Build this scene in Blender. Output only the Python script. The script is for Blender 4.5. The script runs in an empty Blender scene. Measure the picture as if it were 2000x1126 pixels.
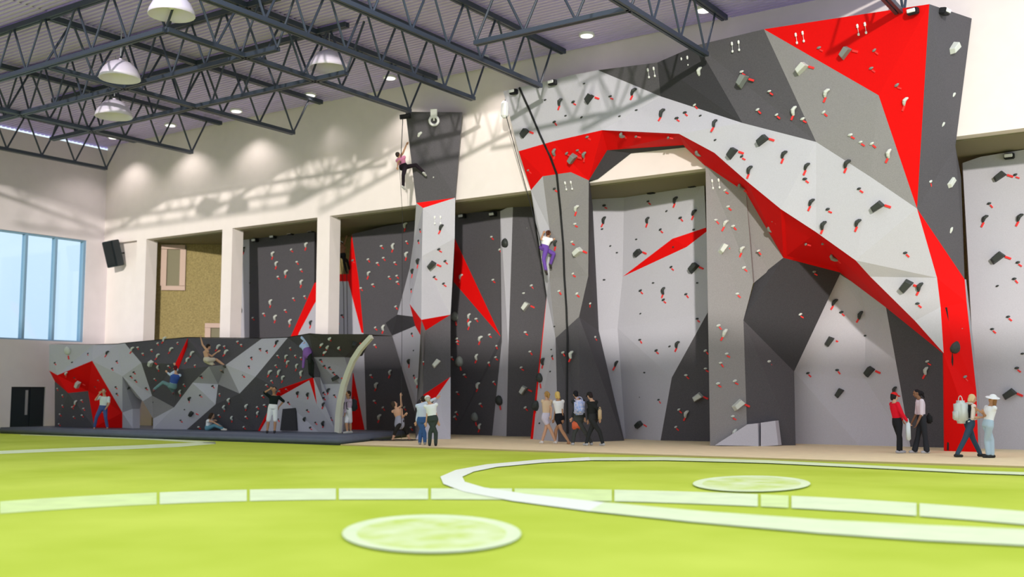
import bpy, bmesh, math, random
from mathutils import Vector, Matrix
from mathutils.bvhtree import BVHTree
C = bpy.context.scene.collection
R_ = math.radians
random.seed(7)
# ------------------------------------------------------------------ camera
FPX, YAW, PITCH, CAMH = 2110.0, R_(34.4), math.atan(205/2110.0), 1.7
cd = bpy.data.cameras.new('camera'); cam = bpy.data.objects.new('camera', cd); C.objects.link(cam)
cd.sensor_width = 36; cd.lens = FPX*36/2000.0
cam.location = (0, 0, CAMH); cam.rotation_euler = (math.pi/2+PITCH, 0, YAW)
cd.dof.use_dof = True; cd.dof.focus_distance = 31; cd.dof.aperture_fstop = 0.45
cd.clip_end = 500
bpy.context.scene.camera = cam
# ------------------------------------------------------------------ world, sun, exposure
w = bpy.data.worlds.new('world'); bpy.context.scene.world = w; w.use_nodes = True
nt = w.node_tree; bg = nt.nodes['Background']
tc = nt.nodes.new('ShaderNodeTexCoord'); sx = nt.nodes.new('ShaderNodeSeparateXYZ'); rp = nt.nodes.new('ShaderNodeValToRGB')
nt.links.new(tc.outputs['Generated'], sx.inputs[0]); nt.links.new(sx.outputs['Z'], rp.inputs[0]); nt.links.new(rp.outputs[0], bg.inputs[0])
rp.color_ramp.elements[0].position = 0.0; rp.color_ramp.elements[0].color = (0.50, 0.63, 0.76, 1)
rp.color_ramp.elements[1].position = 0.6; rp.color_ramp.elements[1].color = (0.90, 0.96, 1.0, 1)
bg.inputs[1].default_value = 1.45
SUN_EL, SUN_AZ = R_(9.0), R_(32)
sd = bpy.data.lights.new('sun', 'SUN'); so = bpy.data.objects.new('sun', sd); C.objects.link(so)
sd.energy = 2.5; sd.angle = R_(1.4); sd.color = (1.0, 0.95, 0.86)
travel = Vector((-math.sin(SUN_AZ)*math.cos(SUN_EL), math.cos(SUN_AZ)*math.cos(SUN_EL), -math.sin(SUN_EL)))
so.rotation_euler = travel.to_track_quat('-Z', 'Y').to_euler()
vs = bpy.context.scene.view_settings
vs.view_transform = 'Standard'; vs.look = 'None'; vs.exposure = 0.0; vs.gamma = 1; vs.use_curve_mapping = False
# ------------------------------------------------------------------ pixel helpers (photograph frame 2000 x 1126 -> real positions)
RV = Vector((math.cos(YAW), math.sin(YAW), 0)); FH = Vector((-math.sin(YAW), math.cos(YAW), 0)); ZV = Vector((0, 0, 1))
FV = FH*math.cos(PITCH)+ZV*math.sin(PITCH); UV = -FH*math.sin(PITCH)+ZV*math.cos(PITCH)
CP = Vector((0, 0, CAMH))
def ray(px, py): return FV+RV*((px-1000)/FPX)+UV*((563-py)/FPX)
def PY(px, py, Y): d = ray(px, py); return CP+d*(Y/d.y)
def PX(px, py, X): d = ray(px, py); return CP+d*(X/d.x)
def PZ(px, py, z=0.0): d = ray(px, py); return CP+d*((z-CAMH)/d.z)
def PR(px, py, off=0.0):                # the leaning recessed climbing wall  Y = 35.3 - 0.147 z
    d = ray(px, py); t = (35.3+off-0.147*CAMH)/(d.y+0.147*d.z); return CP+d*t
# ------------------------------------------------------------------ materials
def mat(name, col, rough=0.6, metal=0.0, noise=0.0, scale=30, spec=0.4, bump=0.0, col2=None):
    m = bpy.data.materials.new(name); m.use_nodes = True; n = m.node_tree; b = n.nodes['Principled BSDF']
    b.inputs['Base Color'].default_value = (*col, 1); b.inputs['Roughness'].default_value = rough
    b.inputs['Metallic'].default_value = metal; b.inputs['Specular IOR Level'].default_value = spec
    if noise or bump:
        g = n.nodes.new('ShaderNodeNewGeometry'); t = n.nodes.new('ShaderNodeTexNoise'); t.inputs['Scale'].default_value = scale; t.inputs['Detail'].default_value = 4
        n.links.new(g.outputs['Position'], t.inputs['Vector'])
        if noise:
            r = n.nodes.new('ShaderNodeValToRGB'); r.color_ramp.elements[0].position = .3; r.color_ramp.elements[1].position = .7
            c2 = col2 or tuple(min(1, c*(1+noise)) for c in col); c1 = tuple(c*(1-noise) for c in col) if not col2 else col
            r.color_ramp.elements[0].color = (*c1, 1); r.color_ramp.elements[1].color = (*c2, 1)
            n.links.new(t.outputs['Fac'], r.inputs[0]); n.links.new(r.outputs[0], b.inputs['Base Color'])
        if bump:
            bp = n.nodes.new('ShaderNodeBump'); bp.inputs['Strength'].default_value = bump; bp.inputs['Distance'].default_value = .02
            n.links.new(t.outputs['Fac'], bp.inputs['Height']); n.links.new(bp.outputs[0], b.inputs['Normal'])
    return m
M = {}
M['L'] = mat('light grey panel', (.53, .515, .585), .75, noise=.05, scale=40, spec=.2)
M['S'] = mat('silver grey panel', (.36, .345, .39), .75, noise=.06, scale=40, spec=.2)
M['M'] = mat('mid grey panel', (.27, .255, .265), .8, noise=.10, scale=40, spec=.15)
M['D'] = mat('dark grey panel', (.098, .092, .104), .8, noise=.14, scale=40, spec=.15)
M['E'] = mat('charcoal panel', (.050, .048, .055), .8, noise=.14, scale=40, spec=.15)
M['R'] = mat('red panel', (.80, .004, .004), .7, noise=.04, scale=40, spec=.12)
M['cream'] = mat('cream wall paint', (.85, .77, .75), .85, noise=.02, scale=2, spec=.2)
M['grey_paint'] = mat('grey wall paint', (.74, .67, .70), .85, noise=.02, scale=2, spec=.2)
M['soffit'] = mat('dark olive soffit', (.26, .235, .16), .9, spec=.1)  # one even dark olive tone, also behind the stone window frames
M['stone'] = mat('sandstone block', (.34, .27, .12), .9, noise=.25, scale=16, spec=.1, bump=.5)
M['pink'] = mat('pale pink frame', (.62, .45, .38), .7)
M['steel'] = mat('dark blue steel paint', (.040, .052, .082), .45, spec=.5)
M['deck'] = mat('lilac metal deck', (.72, .60, 1.0), .5, spec=.3)
M['dome'] = mat('white dome enamel', (.84, .76, .95), .35)
M['door'] = mat('dark door', (.015, .022, .028), .4)
M['speaker'] = mat('black speaker', (.012, .02, .025), .5)
M['mull'] = mat('blue grey mullion', (.22, .36, .52), .4)
M['mat'] = mat('slate blue mat vinyl', (.115, .13, .175), .5, noise=.06, scale=3)
M['tan'] = mat('tan rubber floor', (.95, .78, .50), .8, noise=.05, scale=3)
M['tanedge'] = mat('tan floor edging', (.48, .38, .18), .8)
M['turf'] = mat('artificial turf', (.47, .58, .05), .9, noise=.2, scale=.35, spec=.1, bump=.15, col2=(.61, .71, .10))
M['bounce_floor'] = mat('pale bounce floor', (.74, .70, .72), .6, noise=.04, scale=1)  # pale neutral tone for the added bounce floors out of view
M['spot'] = mat('brushed field paint', (.60, .74, .16), .85, noise=.1, scale=2.2, col2=(.80, .88, .55))
M['line'] = mat('white field paint', (.92, .95, .84), .8)
M['paleline'] = mat('faded field paint', (.74, .88, .40), .85, noise=.08, scale=2)
M['midline'] = mat('worn field paint', (.80, .90, .58), .85, noise=.06, scale=2)
M['black'] = mat('black rubber', (.012, .012, .014), .6)
M['ring'] = mat('white ring', (.85, .85, .88), .4)
M['holdw'] = mat('pale resin hold', (.62, .64, .60), .6)
M['holdg'] = mat('grey resin hold', (.22, .24, .23), .6)
M['holdk'] = mat('black resin hold', (.035, .04, .038), .55)
M['tape'] = mat('red tape', (.85, .035, .035), .6)
M['post'] = mat('ivory post', (.70, .68, .58), .5)
M['metal'] = mat('bright metal', (.6, .62, .65), .3, metal=.7)
M['white'] = mat('white enamel', (.85, .85, .85), .4)
lm = bpy.data.materials.new('lit lens'); lm.use_nodes = True; lb = lm.node_tree.nodes['Principled BSDF']
lb.inputs['Emission Color'].default_value = (1, .98, .92, 1); lb.inputs['Emission Strength'].default_value = 1.6; M['lens'] = lm
gm = bpy.data.materials.new('tinted glass'); gm.use_nodes = True; gn = gm.node_tree; gn.nodes.clear()
go = gn.nodes.new('ShaderNodeOutputMaterial'); gt = gn.nodes.new('ShaderNodeBsdfTransparent'); gg = gn.nodes.new('ShaderNodeBsdfGlossy'); gx = gn.nodes.new('ShaderNodeMixShader')
gt.inputs[0].default_value = (.90, .955, .99, 1); gg.inputs['Roughness'].default_value = .05; gx.inputs[0].default_value = .04
gn.links.new(gt.outputs[0], gx.inputs[1]); gn.links.new(gg.outputs[0], gx.inputs[2]); gn.links.new(gx.outputs[0], go.inputs[0]); M['glass'] = gm
_mc = {}
def cm(col, rough=.8):
    k = (col, rough)
    if k not in _mc: _mc[k] = mat('fabric %d' % len(_mc), col, rough, spec=.15)
    return _mc[k]
# ------------------------------------------------------------------ object helpers
def obj(name, me, m=None, parent=None, smooth=False):
    if isinstance(me, bmesh.types.BMesh):
        bm = me; me = bpy.data.meshes.new(name); bm.normal_update(); bm.to_mesh(me); bm.free()
    if m is not None and not me.materials: me.materials.append(m)
    if smooth: me.polygons.foreach_set('use_smooth', [True]*len(me.polygons))
    o = bpy.data.objects.new(name, me); C.objects.link(o)
    if parent is not None:
        o.parent = parent; o.matrix_parent_inverse = Matrix.Translation(-parent.location)
    return o
def empty(name, loc, label, cat, group=None):
    o = bpy.data.objects.new(name, None); C.objects.link(o); o.location = loc; o.empty_display_size = .2
    tag(o, label, cat, group); return o
def tag(o, label, cat, group=None):
    o['label'] = label; o['category'] = cat
    if group: o['group'] = group
    return o
def st(o): o['kind'] = 'structure'; return o
def box(bm, lo, hi):
    r = bmesh.ops.create_cube(bm, size=1.0)['verts']; lo = Vector(lo); hi = Vector(hi); c = (lo+hi)/2; s = hi-lo
    for v in r: v.co = Vector((v.co.x*s.x, v.co.y*s.y, v.co.z*s.z))+c
    return r
def mbox(lo, hi, bev=0.0):
    bm = bmesh.new(); box(bm, lo, hi)
    if bev: bmesh.ops.bevel(bm, geom=bm.edges[:], offset=bev, segments=2, affect='EDGES')
    return bm
def bar(bm, a, b, wd, ht, seg=4):
    a = Vector(a); b = Vector(b); d = (b-a).normalized(); up = ZV if abs(d.z) < .9 else Vector((0, 1, 0)); s = d.cross(up).normalized(); u = s.cross(d)
    vv = []
    for p in (a, b):
        if seg == 4: vv.append([bm.verts.new(p+s*x*wd/2+u*y*ht/2) for x, y in ((-1, -1), (1, -1), (1, 1), (-1, 1))])
        else: vv.append([bm.verts.new(p+s*math.cos(2*math.pi*k/seg)*wd/2+u*math.sin(2*math.pi*k/seg)*ht/2) for k in range(seg)])
    n = len(vv[0])
    for k in range(n): bm.faces.new((vv[0][k], vv[0][(k+1) % n], vv[1][(k+1) % n], vv[1][k]))
    bm.faces.new(vv[0][::-1]); bm.faces.new(vv[1])
def tube(bm, pts, rad, seg=8):
    pts = [Vector(p) for p in pts]; rings = []
    for i, p in enumerate(pts):
        d = (pts[min(i+1, len(pts)-1)]-pts[max(i-1, 0)]).normalized(); up = ZV if abs(d.z) < .9 else Vector((0, 1, 0)); s = d.cross(up).normalized(); u = s.cross(d)
        r = rad[i] if isinstance(rad, (list, tuple)) else rad
        rings.append([bm.verts.new(p+(s*math.cos(2*math.pi*k/seg)+u*math.sin(2*math.pi*k/seg))*r) for k in range(seg)])
    for A, B in zip(rings, rings[1:]):
        for k in range(seg): bm.faces.new((A[k], A[(k+1) % seg], B[(k+1) % seg], B[k]))
    bm.faces.new(rings[0][::-1]); bm.faces.new(rings[-1])
def prism(poly, off):
    bm = bmesh.new(); off = Vector(off)
    f = [bm.verts.new(p) for p in poly]; b = [bm.verts.new(Vector(p)+off) for p in poly]; n = len(f)
    bm.faces.new(f); bm.faces.new(b[::-1])
    for k in range(n): bm.faces.new((f[(k+1) % n], f[k], b[k], b[(k+1) % n]))
    bmesh.ops.recalc_face_normals(bm, faces=bm.faces[:]); return bm
# ------------------------------------------------------------------ the hall
YB, ZS, ZC, XL = 31.5, 8.85, 13.6, -45.4
st(obj('floor', mbox((-60, 3, -.3), (6, 37, 0)), M['turf']))
st(obj('floor_bounce_front', mbox((-60, -12, -.3), (14, 3, -.002)), M['bounce_floor'])); st(obj('floor_bounce_side', mbox((6, 3, -.3), (14, 37, -.002)), M['bounce_floor']))  # unseen pale floors, added to bounce neutral light onto walls and ceiling
tanpoly = [(-24.9, 26.45, 0), (-27.2, 32.9, 0), (-46.5, 33.2, 0), (-46.5, 36.5, 0), (6, 36.5, 0), (6, 27.75, 0)]
tf = st(obj('floor_climbing_zone', prism([Vector(p)+ZV*.04 for p in tanpoly], (0, 0, -.06)), M['tan']))
bm = bmesh.new(); bar(bm, (-24.9, 26.42, .02), (6, 27.72, .02), .07, .045); st(obj('trim_1', bm, M['tanedge']))
st(obj('wall_back', mbox((XL, YB, ZS), (6, 36.4, 13.66)), M['cream']))
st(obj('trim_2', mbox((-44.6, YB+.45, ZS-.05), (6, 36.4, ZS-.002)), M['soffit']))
bm = mbox((XL, YB+.22, 0), (-42.85, YB+.42, ZS-.01)); st(obj('wall_back_side', bm, M['cream']))
# rear wall of the recess, coursed sandstone: blocks too small to count at this distance stay material
rw = st(obj('wall_rear', mbox((-40.5, 36.0, 0), (6, 36.4, ZS-.05)), M['stone']))
SA, SB = Vector((-43.3, 32.0, 0)), Vector((-38.7, 36.1, 0)); SN = Vector((SB.y-SA.y, -(SB.x-SA.x), 0)).normalized()
rs = st(obj('wall_rear_side', prism([SA, SB, SB+ZV*(ZS-.05), SA+ZV*(ZS-.05)], SN*-.3), M['stone']))
def stonewin(a, b, nm):
    def S(x, y, off=0.0): d = ray(x, y); return CP+d*((SA+SN*off-CP).dot(SN)/d.dot(SN))
    def pr(x0, y0, x1, y1, o, th):
        p = S(x0, y0, 0); q = S(x1, y1, 0); p2 = Vector((q.x, q.y, p.z)); q2 = Vector((p.x, p.y, q.z)); return prism([v+SN*o for v in (p, p2, q, q2)], SN*-th)
    fr = st(obj('window_%d' % nm, pr(a[0], a[1], b[0], b[1], .02, .02), M['soffit'])); t = 9
    for c in ((a[0], a[1], b[0], a[1]+t), (a[0], b[1]-t, b[0], b[1]), (a[0], a[1]+t, a[0]+t, b[1]-t), (b[0]-t, a[1]+t, b[0], b[1]-t)):
        obj('window_frame', pr(*c, .12, .12), M['pink'], fr)
stonewin((316, 478), (362, 567), 1); stonewin((401, 631), (452, 720), 2)
for i, (x0, x1) in enumerate(((-42.9, -42.2), (-36.95, -36.3), (-31.2, -30.5))):
    st(obj('column', mbox((x0, YB+.002, 0), (x1, YB+.62, ZS), .0), M['cream']))
# left wall around its window band and door
wl = bmesh.new()
WY0, WY1, WZ0, WZ1 = 8.0, 30.55, 4.1, 8.93
dY0, dY1 = 27.1, 28.75
box(wl, (XL-.4, -12, WZ1), (XL, 31.9, 13.46)); box(wl, (XL-.4, WY1, 0), (XL, 31.9, WZ1)); box(wl, (XL-.4, -12, 0), (XL, dY0, WZ0))
box(wl, (XL-.4, dY1, 0), (XL, WY1, WZ0)); box(wl, (XL-.4, dY0, 2.0), (XL, dY1, WZ0)); box(wl, (XL-.4, -12, WZ0), (XL, WY0, WZ1))
st(obj('wall_left', wl, M['grey_paint']))
win = st(obj('window_3', mbox((XL-.3, WY0, WZ0), (XL-.05, WY1, WZ0+.06)), M['mull']))
yy = WY1; k = 0
while yy > WY0+1:
    obj('mullion', mbox((XL-.32, yy-.12, WZ0), (XL-.04, yy, WZ1)), M['mull'], win)
    obj('pane', mbox((XL-.2, yy-1.47, WZ0+.05), (XL-.18, yy-.12, WZ1-.05)), M['glass'], win); yy -= 1.47
obj('head_rail', mbox((XL-.3, WY0, WZ1-.07), (XL-.05, WY1, WZ1)), M['mull'], win)
dr = st(obj('door_1', mbox((XL-.2, dY0, 0), (XL-.1, dY1, 2.0)), M['door']))
ym = (dY0+dY1)/2+.1
obj('door_leaf', mbox((XL-.1, dY0+.05, .02), (XL-.06, ym-.02, 1.95)), M['door'], dr); obj('door_leaf', mbox((XL-.1, ym+.02, .02), (XL-.06, dY1-.05, 1.95)), M['door'], dr)
obj('vision_strip', mbox((XL-.06, ym-.22, .75), (XL-.04, ym-.1, 1.85)), M['metal'], dr)
# unseen wall added to shade the lower climbing walls, and the roof deck: corrugated sheet following the joist bays
st(obj('wall_front_shade', mbox((-46, -12.4, 0), (40, -12, 12.0)), M['cream']))
def deck(x0, x1, y0, nm):
    bm = bmesh.new(); p = .21; y = y0; prof = []
    while y < 31.6:
        prof += [(y, 0), (y+p*.52, 0), (y+p*.56, .11), (y+p*.96, .11)]; y += p
    A = [bm.verts.new((x0, a, ZC+b)) for a, b in prof]; B = [bm.verts.new((x1, a, ZC+b)) for a, b in prof]
    for k in range(len(A)-1): bm.faces.new((A[k], A[k+1], B[k+1], B[k]))
    T = [bm.verts.new((x, yy_, ZC+.25)) for x, yy_ in ((x0, y0), (x1, y0), (x1, prof[-1][0]), (x0, prof[-1][0]))]
    bm.faces.new(T)
    return st(obj(nm, bm, M['deck']))
bays = [(-45.7, -36.6, 8.0), (-36.6, -30.55, 12.0), (-30.55, -24.66, 15.5), (-24.66, -19.04, 18.5), (-19.04, -13.1, 22.5), (-13.1, -7.3, 26.0), (-7.3, -3, 29.5)]
for i, b in enumerate(bays): deck(*b, 'ceiling' if i == 0 else 'ceiling_%d' % (i+1))
st(obj('wall_left_clerestory_sill', mbox((XL-.4, -12, 13.46), (XL-.35, 30, 13.47)), M['grey_paint']))
# ------------------------------------------------------------------ roof trusses
def truss(a, b, label, ztop=13.42, zbot=11.85, inset=1.5):
    a = Vector(a); b = Vector(b); L = (b-a).length; d = (b-a)/L
    r = empty('roof_truss', (b.x, b.y, zbot), label, 'truss')
    top = bmesh.new(); s = d.cross(ZV)
    for k in (-1, 1): bar(top, a+ZV*ztop+s*.06*k, b+d*inset+ZV*ztop+s*.06*k, .09, .16)
    obj('top_chord', top, M['steel'], r)
    bot = bmesh.new()
    for k in (-1, 1): bar(bot, a+ZV*zbot+s*.065*k, b+ZV*zbot+s*.065*k, .09, .13)
    obj('bottom_chord', bot, M['steel'], r)
    n = max(1, round(L/1.65)); st_ = L/n; me = {}
    for k in range(n+1):
        p = b-d*st_*k+ZV*(zbot+.03)
        for sg in (1, -1):
            q = b-d*st_*(k-.46*sg)+ZV*(ztop-.03)
            if (q-a).dot(d) < 0: continue
            bm = bmesh.new(); bar(bm, p, q, .075, .075, 6); obj('brace', bm, M['steel'], r)
    return r
JX = [(-42.5, 12, 'dark steel roof truss nearest the left window wall, ending in the corner'),
      (-36.6, 13, 'dark steel roof truss ending above the wall speaker'),
      (-30.55, 18.85, 'dark steel roof truss ending above the second square column'),
      (-24.66, 18.85, 'dark steel roof truss ending just above the tall dark climbing tower'),
      (-21.8, 16.7, 'dark steel roof truss ending right of the tall dark climbing tower'),
      (-19.04, 19.5, 'dark steel roof truss ending at the left end of the big climbing arch'),
      (-13.1, 22.6, 'dark steel roof truss meeting the top of the dark panels on the arch'),
      (-7.3, 26.2, 'dark steel roof truss meeting the top of the red corner panel')]
for X, y0, lb_ in JX: truss((X, y0, 0), (X, 29.45, 0), lb_)
truss((-45.3, 18.85, 0), (-24.7, 18.85, 0), 'steel cross truss furthest out from the climbing wall', inset=0)
truss((-39.3, 21.75, 0), (-23.3, 21.75, 0), 'steel cross truss in the middle of the three', inset=0)
truss((-39.3, 24.7, 0), (-23.3, 24.7, 0), 'steel cross truss closest to the climbing wall, behind the dome lamps', inset=0)
truss((-18.2, 24.7, 0), (-13.1, 24.7, 0), 'short steel cross truss over the left end of the arch', inset=0)
# ------------------------------------------------------------------ dome lamps, downlights
def dome_lamp(px, py, D, lab):
    d = ray(px, py); p = CP+d*(D/d.dot(FH))
    r = empty('dome_lamp', p, lab, 'lamp', 'white dome lamps hanging among the trusses')
    bm = bmesh.new(); N = 24; rings = []
    prof = [(.02, .60), (.16, .59), (.36, .50), (.52, .33), (.61, .14), (.64, 0), (.615, 0), (.58, .13), (.49, .31), (.34, .47), (.15, .56), (.02, .57)]
    for rr, zz in prof: rings.append([bm.verts.new((p.x+rr*math.cos(2*math.pi*k/N), p.y+rr*math.sin(2*math.pi*k/N), p.z+zz)) for k in range(N)])
    for A, B in zip(rings, rings[1:]):
        for k in range(N): bm.faces.new((A[k], A[(k+1) % N], B[(k+1) % N], B[k]))
    bmesh.ops.recalc_face_normals(bm, faces=bm.faces[:]); obj('shade', bm, M['dome'], r, True)
    bm = bmesh.new(); tube(bm, [p+ZV*.57, p+ZV*.66], [.07, .05], 12); obj('gear_housing', bm, M['dome'], r)
    bm = bmesh.new(); tube(bm, [p+ZV*.75, Vector((p.x, p.y, ZC))], .02, 6); obj('hanger', bm, M['metal'], r)
    bm = bmesh.new(); bmesh.ops.create_uvsphere(bm, u_segments=12, v_segments=8, radius=.13)
    for v in bm.verts: v.co += p+ZV*.3
    obj('bulb', bm, M['white'], r, True)
dome_lamp(335, 30, 29.0, 'white dome lamp highest in the picture, cut by the top edge')
dome_lamp(234, 154, 33.5, 'white dome lamp above the lowest dome lamp')
dome_lamp(222, 228, 37.3, 'white dome lamp hanging lowest, nearest the window wall')
dome_lamp(642, 134, 34.3, 'white dome lamp behind the trusses left of the tower')
dl = [(-43.2, 'nearest the left corner'), (-39.1, 'above the wall speaker'), (-34.8, 'between the first two square columns'), (-30.5, 'over the second square column'),
      (-26.3, 'left of the tall tower top'), (-22.0, 'between the tower and the arch'), (-17.7, 'above the left end of the arch'), (-13.5, 'above the dark top panels of the arch'), (-9.3, 'above the red panel of the arch')]
for X, w_ in dl:
    bm = bmesh.new(); bmesh.ops.create_cone(bm, cap_ends=True, segments=20, radius1=.26, radius2=.26, depth=.08)
    for v in bm.verts: v.co += Vector((X, 30.25, ZC-.03))
    r = empty('downlight', (X, 30.25, ZC), 'round recessed downlight in the ceiling '+w_, 'light', 'recessed downlights along the back wall')
    obj('trim_ring', bm, M['white'], r)
    bm = bmesh.new(); bmesh.ops.create_cone(bm, cap_ends=True, segments=20, radius1=.2, radius2=.2, depth=.02)
    for v in bm.verts: v.co += Vector((X, 30.25, ZC-.08))
    obj('lens', bm, M['lens'], r)
    ld = bpy.data.lights.new('downlight_beam', 'SPOT'); lo = bpy.data.objects.new('downlight_beam', ld); C.objects.link(lo); lo.parent = r
    ld.energy = 330; ld.color = (1, .92, .86); ld.spot_size = R_(118); ld.spot_blend = .6; ld.shadow_soft_size = .15
    lo.location = (0, 0, -.12)
# speaker
sp = PY(221, 495, 31.1)
r = empty('wall_speaker', sp, 'black loudspeaker tilted down in the corner beside the window wall', 'speaker')
bm = mbox((-.32, -.25, -.62), (.32, .25, .62), .03); o = obj('cabinet', bm, M['speaker']); o.parent = r; o.rotation_euler = (R_(14), R_(-6), R_(10))
bm = mbox((-.27, -.275, -.56), (.27, -.25, .56), .01); g_ = obj('grille', bm, M['black']); g_.parent = r; g_.rotation_euler = o.rotation_euler
bm = bmesh.new(); bar(bm, (0, .1, 0), (0, .6, .1), .08, .08); b_ = obj('bracket', bm, M['black']); b_.parent = r
# ------------------------------------------------------------------ the blue mat
mp = [Vector(p) for p in ((-44.6, 26.1, .26), (-24.95, 26.4, .26), (-27.2, 32.6, .26), (-30.3, 32.6, .26), (-30.3, 31.4, .26), (-44.6, 31.4, .26))]
bm = prism(mp, (0, 0, -.26)); bmesh.ops.bevel(bm, geom=bm.edges[:], offset=.06, segments=3, affect='EDGES')
tag(obj('crash_mat', bm, M['mat'], None, True), 'long slate blue crash mat under the low bouldering wall', 'mat')
# ------------------------------------------------------------------ climbing walls: plywood facets, each a panel of its own
BV = []          # (vertices, triangles, root) used to seat holds and climbers on the panels
def panels(root, facets, where, back=(-.06, .16, 0)):
    for f in facets:
        c = f[0]; pts = [where(*p) for p in f[1:]]
        bk = back
        bm = prism(pts, bk); bmesh.ops.triangulate(bm, faces=[q for q in bm.faces if len(q.verts) > 4])
        vs_ = [v.co.copy() for v in bm.verts]; bm.verts.index_update(); ts = [tuple(v.index for v in q.verts) for q in bm.faces]
        obj({'L': 'light_panel', 'S': 'silver_panel', 'M': 'grey_panel', 'D': 'dark_panel', 'E': 'charcoal_panel', 'R': 'red_panel'}[c], bm, M[c], root)
        BV.append((vs_, ts, root))
# --- A. the big arch ------------------------------------------------
AY = {(983,178):30.5,(1125,145):30.3,(1168,137):30.3,(1284,122):30.1,(1362,88):29.9,(1492,57):29.6,(1815,8):28.8,(1898,36):31.42,
 (1290,188):30.4,(1326,261):30.1,(1176,254):30.3,(1013,295):30.7,(1079,276):30.55,(1450,240):30.0,(1525,408):30.4,(1594,277):30.0,(1700,345):30.2,(1716,186):29.6,
 (1791,407):30.5,(1830,542):31.5,(1671,508):30.9,(1594,453):30.7,(1837,599):32.0,(1787,626):31.9,(1700,540):31.4,(1843,689):32.4,(1459,354):30.3,(1395,298):30.2,
 (1866,285):31.45,(1877,345):32.6,(1884,545):32.9,(1888,590):32.9,(1907,764):33.4,(1335,283):31.3,(1186,293):31.2,(1340,287):31.46,(1232,299):31.46,(1168,349):31.46,
 (1150,352):31.3,(1115,336):31.1,(1060,344):31.1,(1037,371):31.46,(1378,323):31.3,(1457,376):31.6,(1530,503):32.8,(1642,532):34.1,(1730,598):33.7,
 (1471,552):32.4,(1475,546):32.7,(1452,625):32.5,(1551,725):34.1,(1073,446):31.8,(1073,543):32.3,(1068,577):32.7,(1085,660):32.6,(1149,538):32.0,(1131,618):32.3,
 (1156,400):33.2,(1168,645):34.3,(1180,352):31.46}
FEET = {(1845,880):.04,(1911,882):.04,(1387,870):.04,(1460,870):.04,(1554,869):.04,(1090,862):.04,(1041,857):.04,(1036,857):.04,(1134,863):.04,(1218,860):.04}
def AW(x, y):
    if (x, y) in AY: return PY(x, y, AY[(x, y)])
    if (x, y) in FEET: return PZ(x, y, FEET[(x, y)])
    raise KeyError((x, y))
arch = empty('climbing_arch', PZ(1387, 870, .04), 'huge faceted climbing arch of grey, white and red panels filling the right half', 'climbing wall')
panels(arch, [
 ('L',(983,178),(1125,145),(1176,254),(1079,276),(1013,295)), ('L',(1125,145),(1168,137),(1290,188),(1326,261),(1176,254)),
 ('L',(1290,188),(1450,240),(1525,408),(1459,354),(1395,298),(1326,261)),
 ('L',(1450,240),(1594,277),(1700,345),(1594,453),(1525,408)), ('L',(1700,345),(1791,407),(1830,542),(1671,508),(1594,453)),
 ('L',(1671,508),(1830,542),(1837,599),(1787,626),(1700,540)), ('L',(1787,626),(1837,599),(1843,689)),
 ('D',(1168,137),(1284,122),(1290,188)), ('E',(1284,122),(1362,88),(1450,240),(1290,188)),
 ('D',(1362,88),(1492,57),(1594,277),(1450,240)), ('M',(1492,57),(1716,186),(1791,407),(1700,345),(1594,277)),
 ('R',(1492,57),(1815,8),(1716,186)), ('R',(1815,8),(1791,407),(1716,186)),
 ('D',(1815,8),(1898,36),(1866,285),(1791,407)), ('D',(1866,285),(1877,345),(1884,545),(1791,407)),
 ('R',(1791,407),(1884,545),(1830,542)), ('R',(1830,542),(1884,545),(1888,590),(1837,599)),
 ('R',(1837,599),(1888,590),(1907,764),(1843,689)), ('R',(1843,689),(1907,764),(1911,882),(1845,880)),
 ('R',(1013,295),(1079,276),(1060,344),(1037,371)), ('R',(1079,276),(1115,336),(1060,344)), ('R',(1079,276),(1176,254),(1150,352),(1115,336)),
 ('R',(1176,254),(1186,293),(1150,352)), ('R',(1176,254),(1326,261),(1335,283),(1186,293)),
 ('R',(1326,261),(1395,298),(1378,323),(1335,283)), ('R',(1395,298),(1459,354),(1457,376),(1378,323)), ('R',(1459,354),(1525,408),(1530,503),(1457,376)),
 ('R',(1525,408),(1594,453),(1642,532),(1530,503)), ('R',(1594,453),(1671,508),(1730,598),(1642,532)), ('R',(1671,508),(1700,540),(1787,626),(1730,598)), ('R',(1787,626),(1843,689),(1730,598)),
 ('E',(1186,293),(1335,283),(1340,287),(1232,299),(1168,349),(1150,352)),
 ('E',(1530,503),(1551,725),(1642,532)), ('E',(1530,503),(1475,546),(1452,625),(1551,725)),
 ('M',(1378,323),(1457,376),(1471,552),(1452,625),(1460,870),(1387,870)), ('M',(1457,376),(1530,503),(1475,546),(1471,552)),
 ('D',(1452,625),(1551,725),(1554,869),(1460,870)),
 ('L',(1037,371),(1060,344),(1073,446),(1073,543),(1068,577)), ('L',(1068,577),(1073,543),(1085,660),(1090,862),(1041,857)),
 ('R',(1068,577),(1041,857),(1036,857)),
 ('M',(1060,344),(1115,336),(1150,352),(1149,538),(1131,618),(1085,660),(1073,543),(1073,446)), ('D',(1085,660),(1131,618),(1134,863),(1090,862)),
 ('D',(1150,352),(1156,400),(1168,645),(1131,618),(1149,538)), ('D',(1131,618),(1168,645),(1218,860),(1134,863)),
 ], AW)
# thin closing edge beside the red foot
panels(arch, [('S',(1884,545),(1887,545.1),(1892,590.1),(1888,590)), ('S',(1888,590),(1892,590.1),(1912,764.1),(1907,764)), ('S',(1907,764),(1912,764.1),(1916,882.1),(1911,882))],
   lambda x, y: AW(x, y) if (x, y) in AY or (x, y) in FEET else PY(x, y, {545.1: 33.0, 590.1: 33.1, 764.1: 33.6, 882.1: 33.9}[y]))
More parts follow.
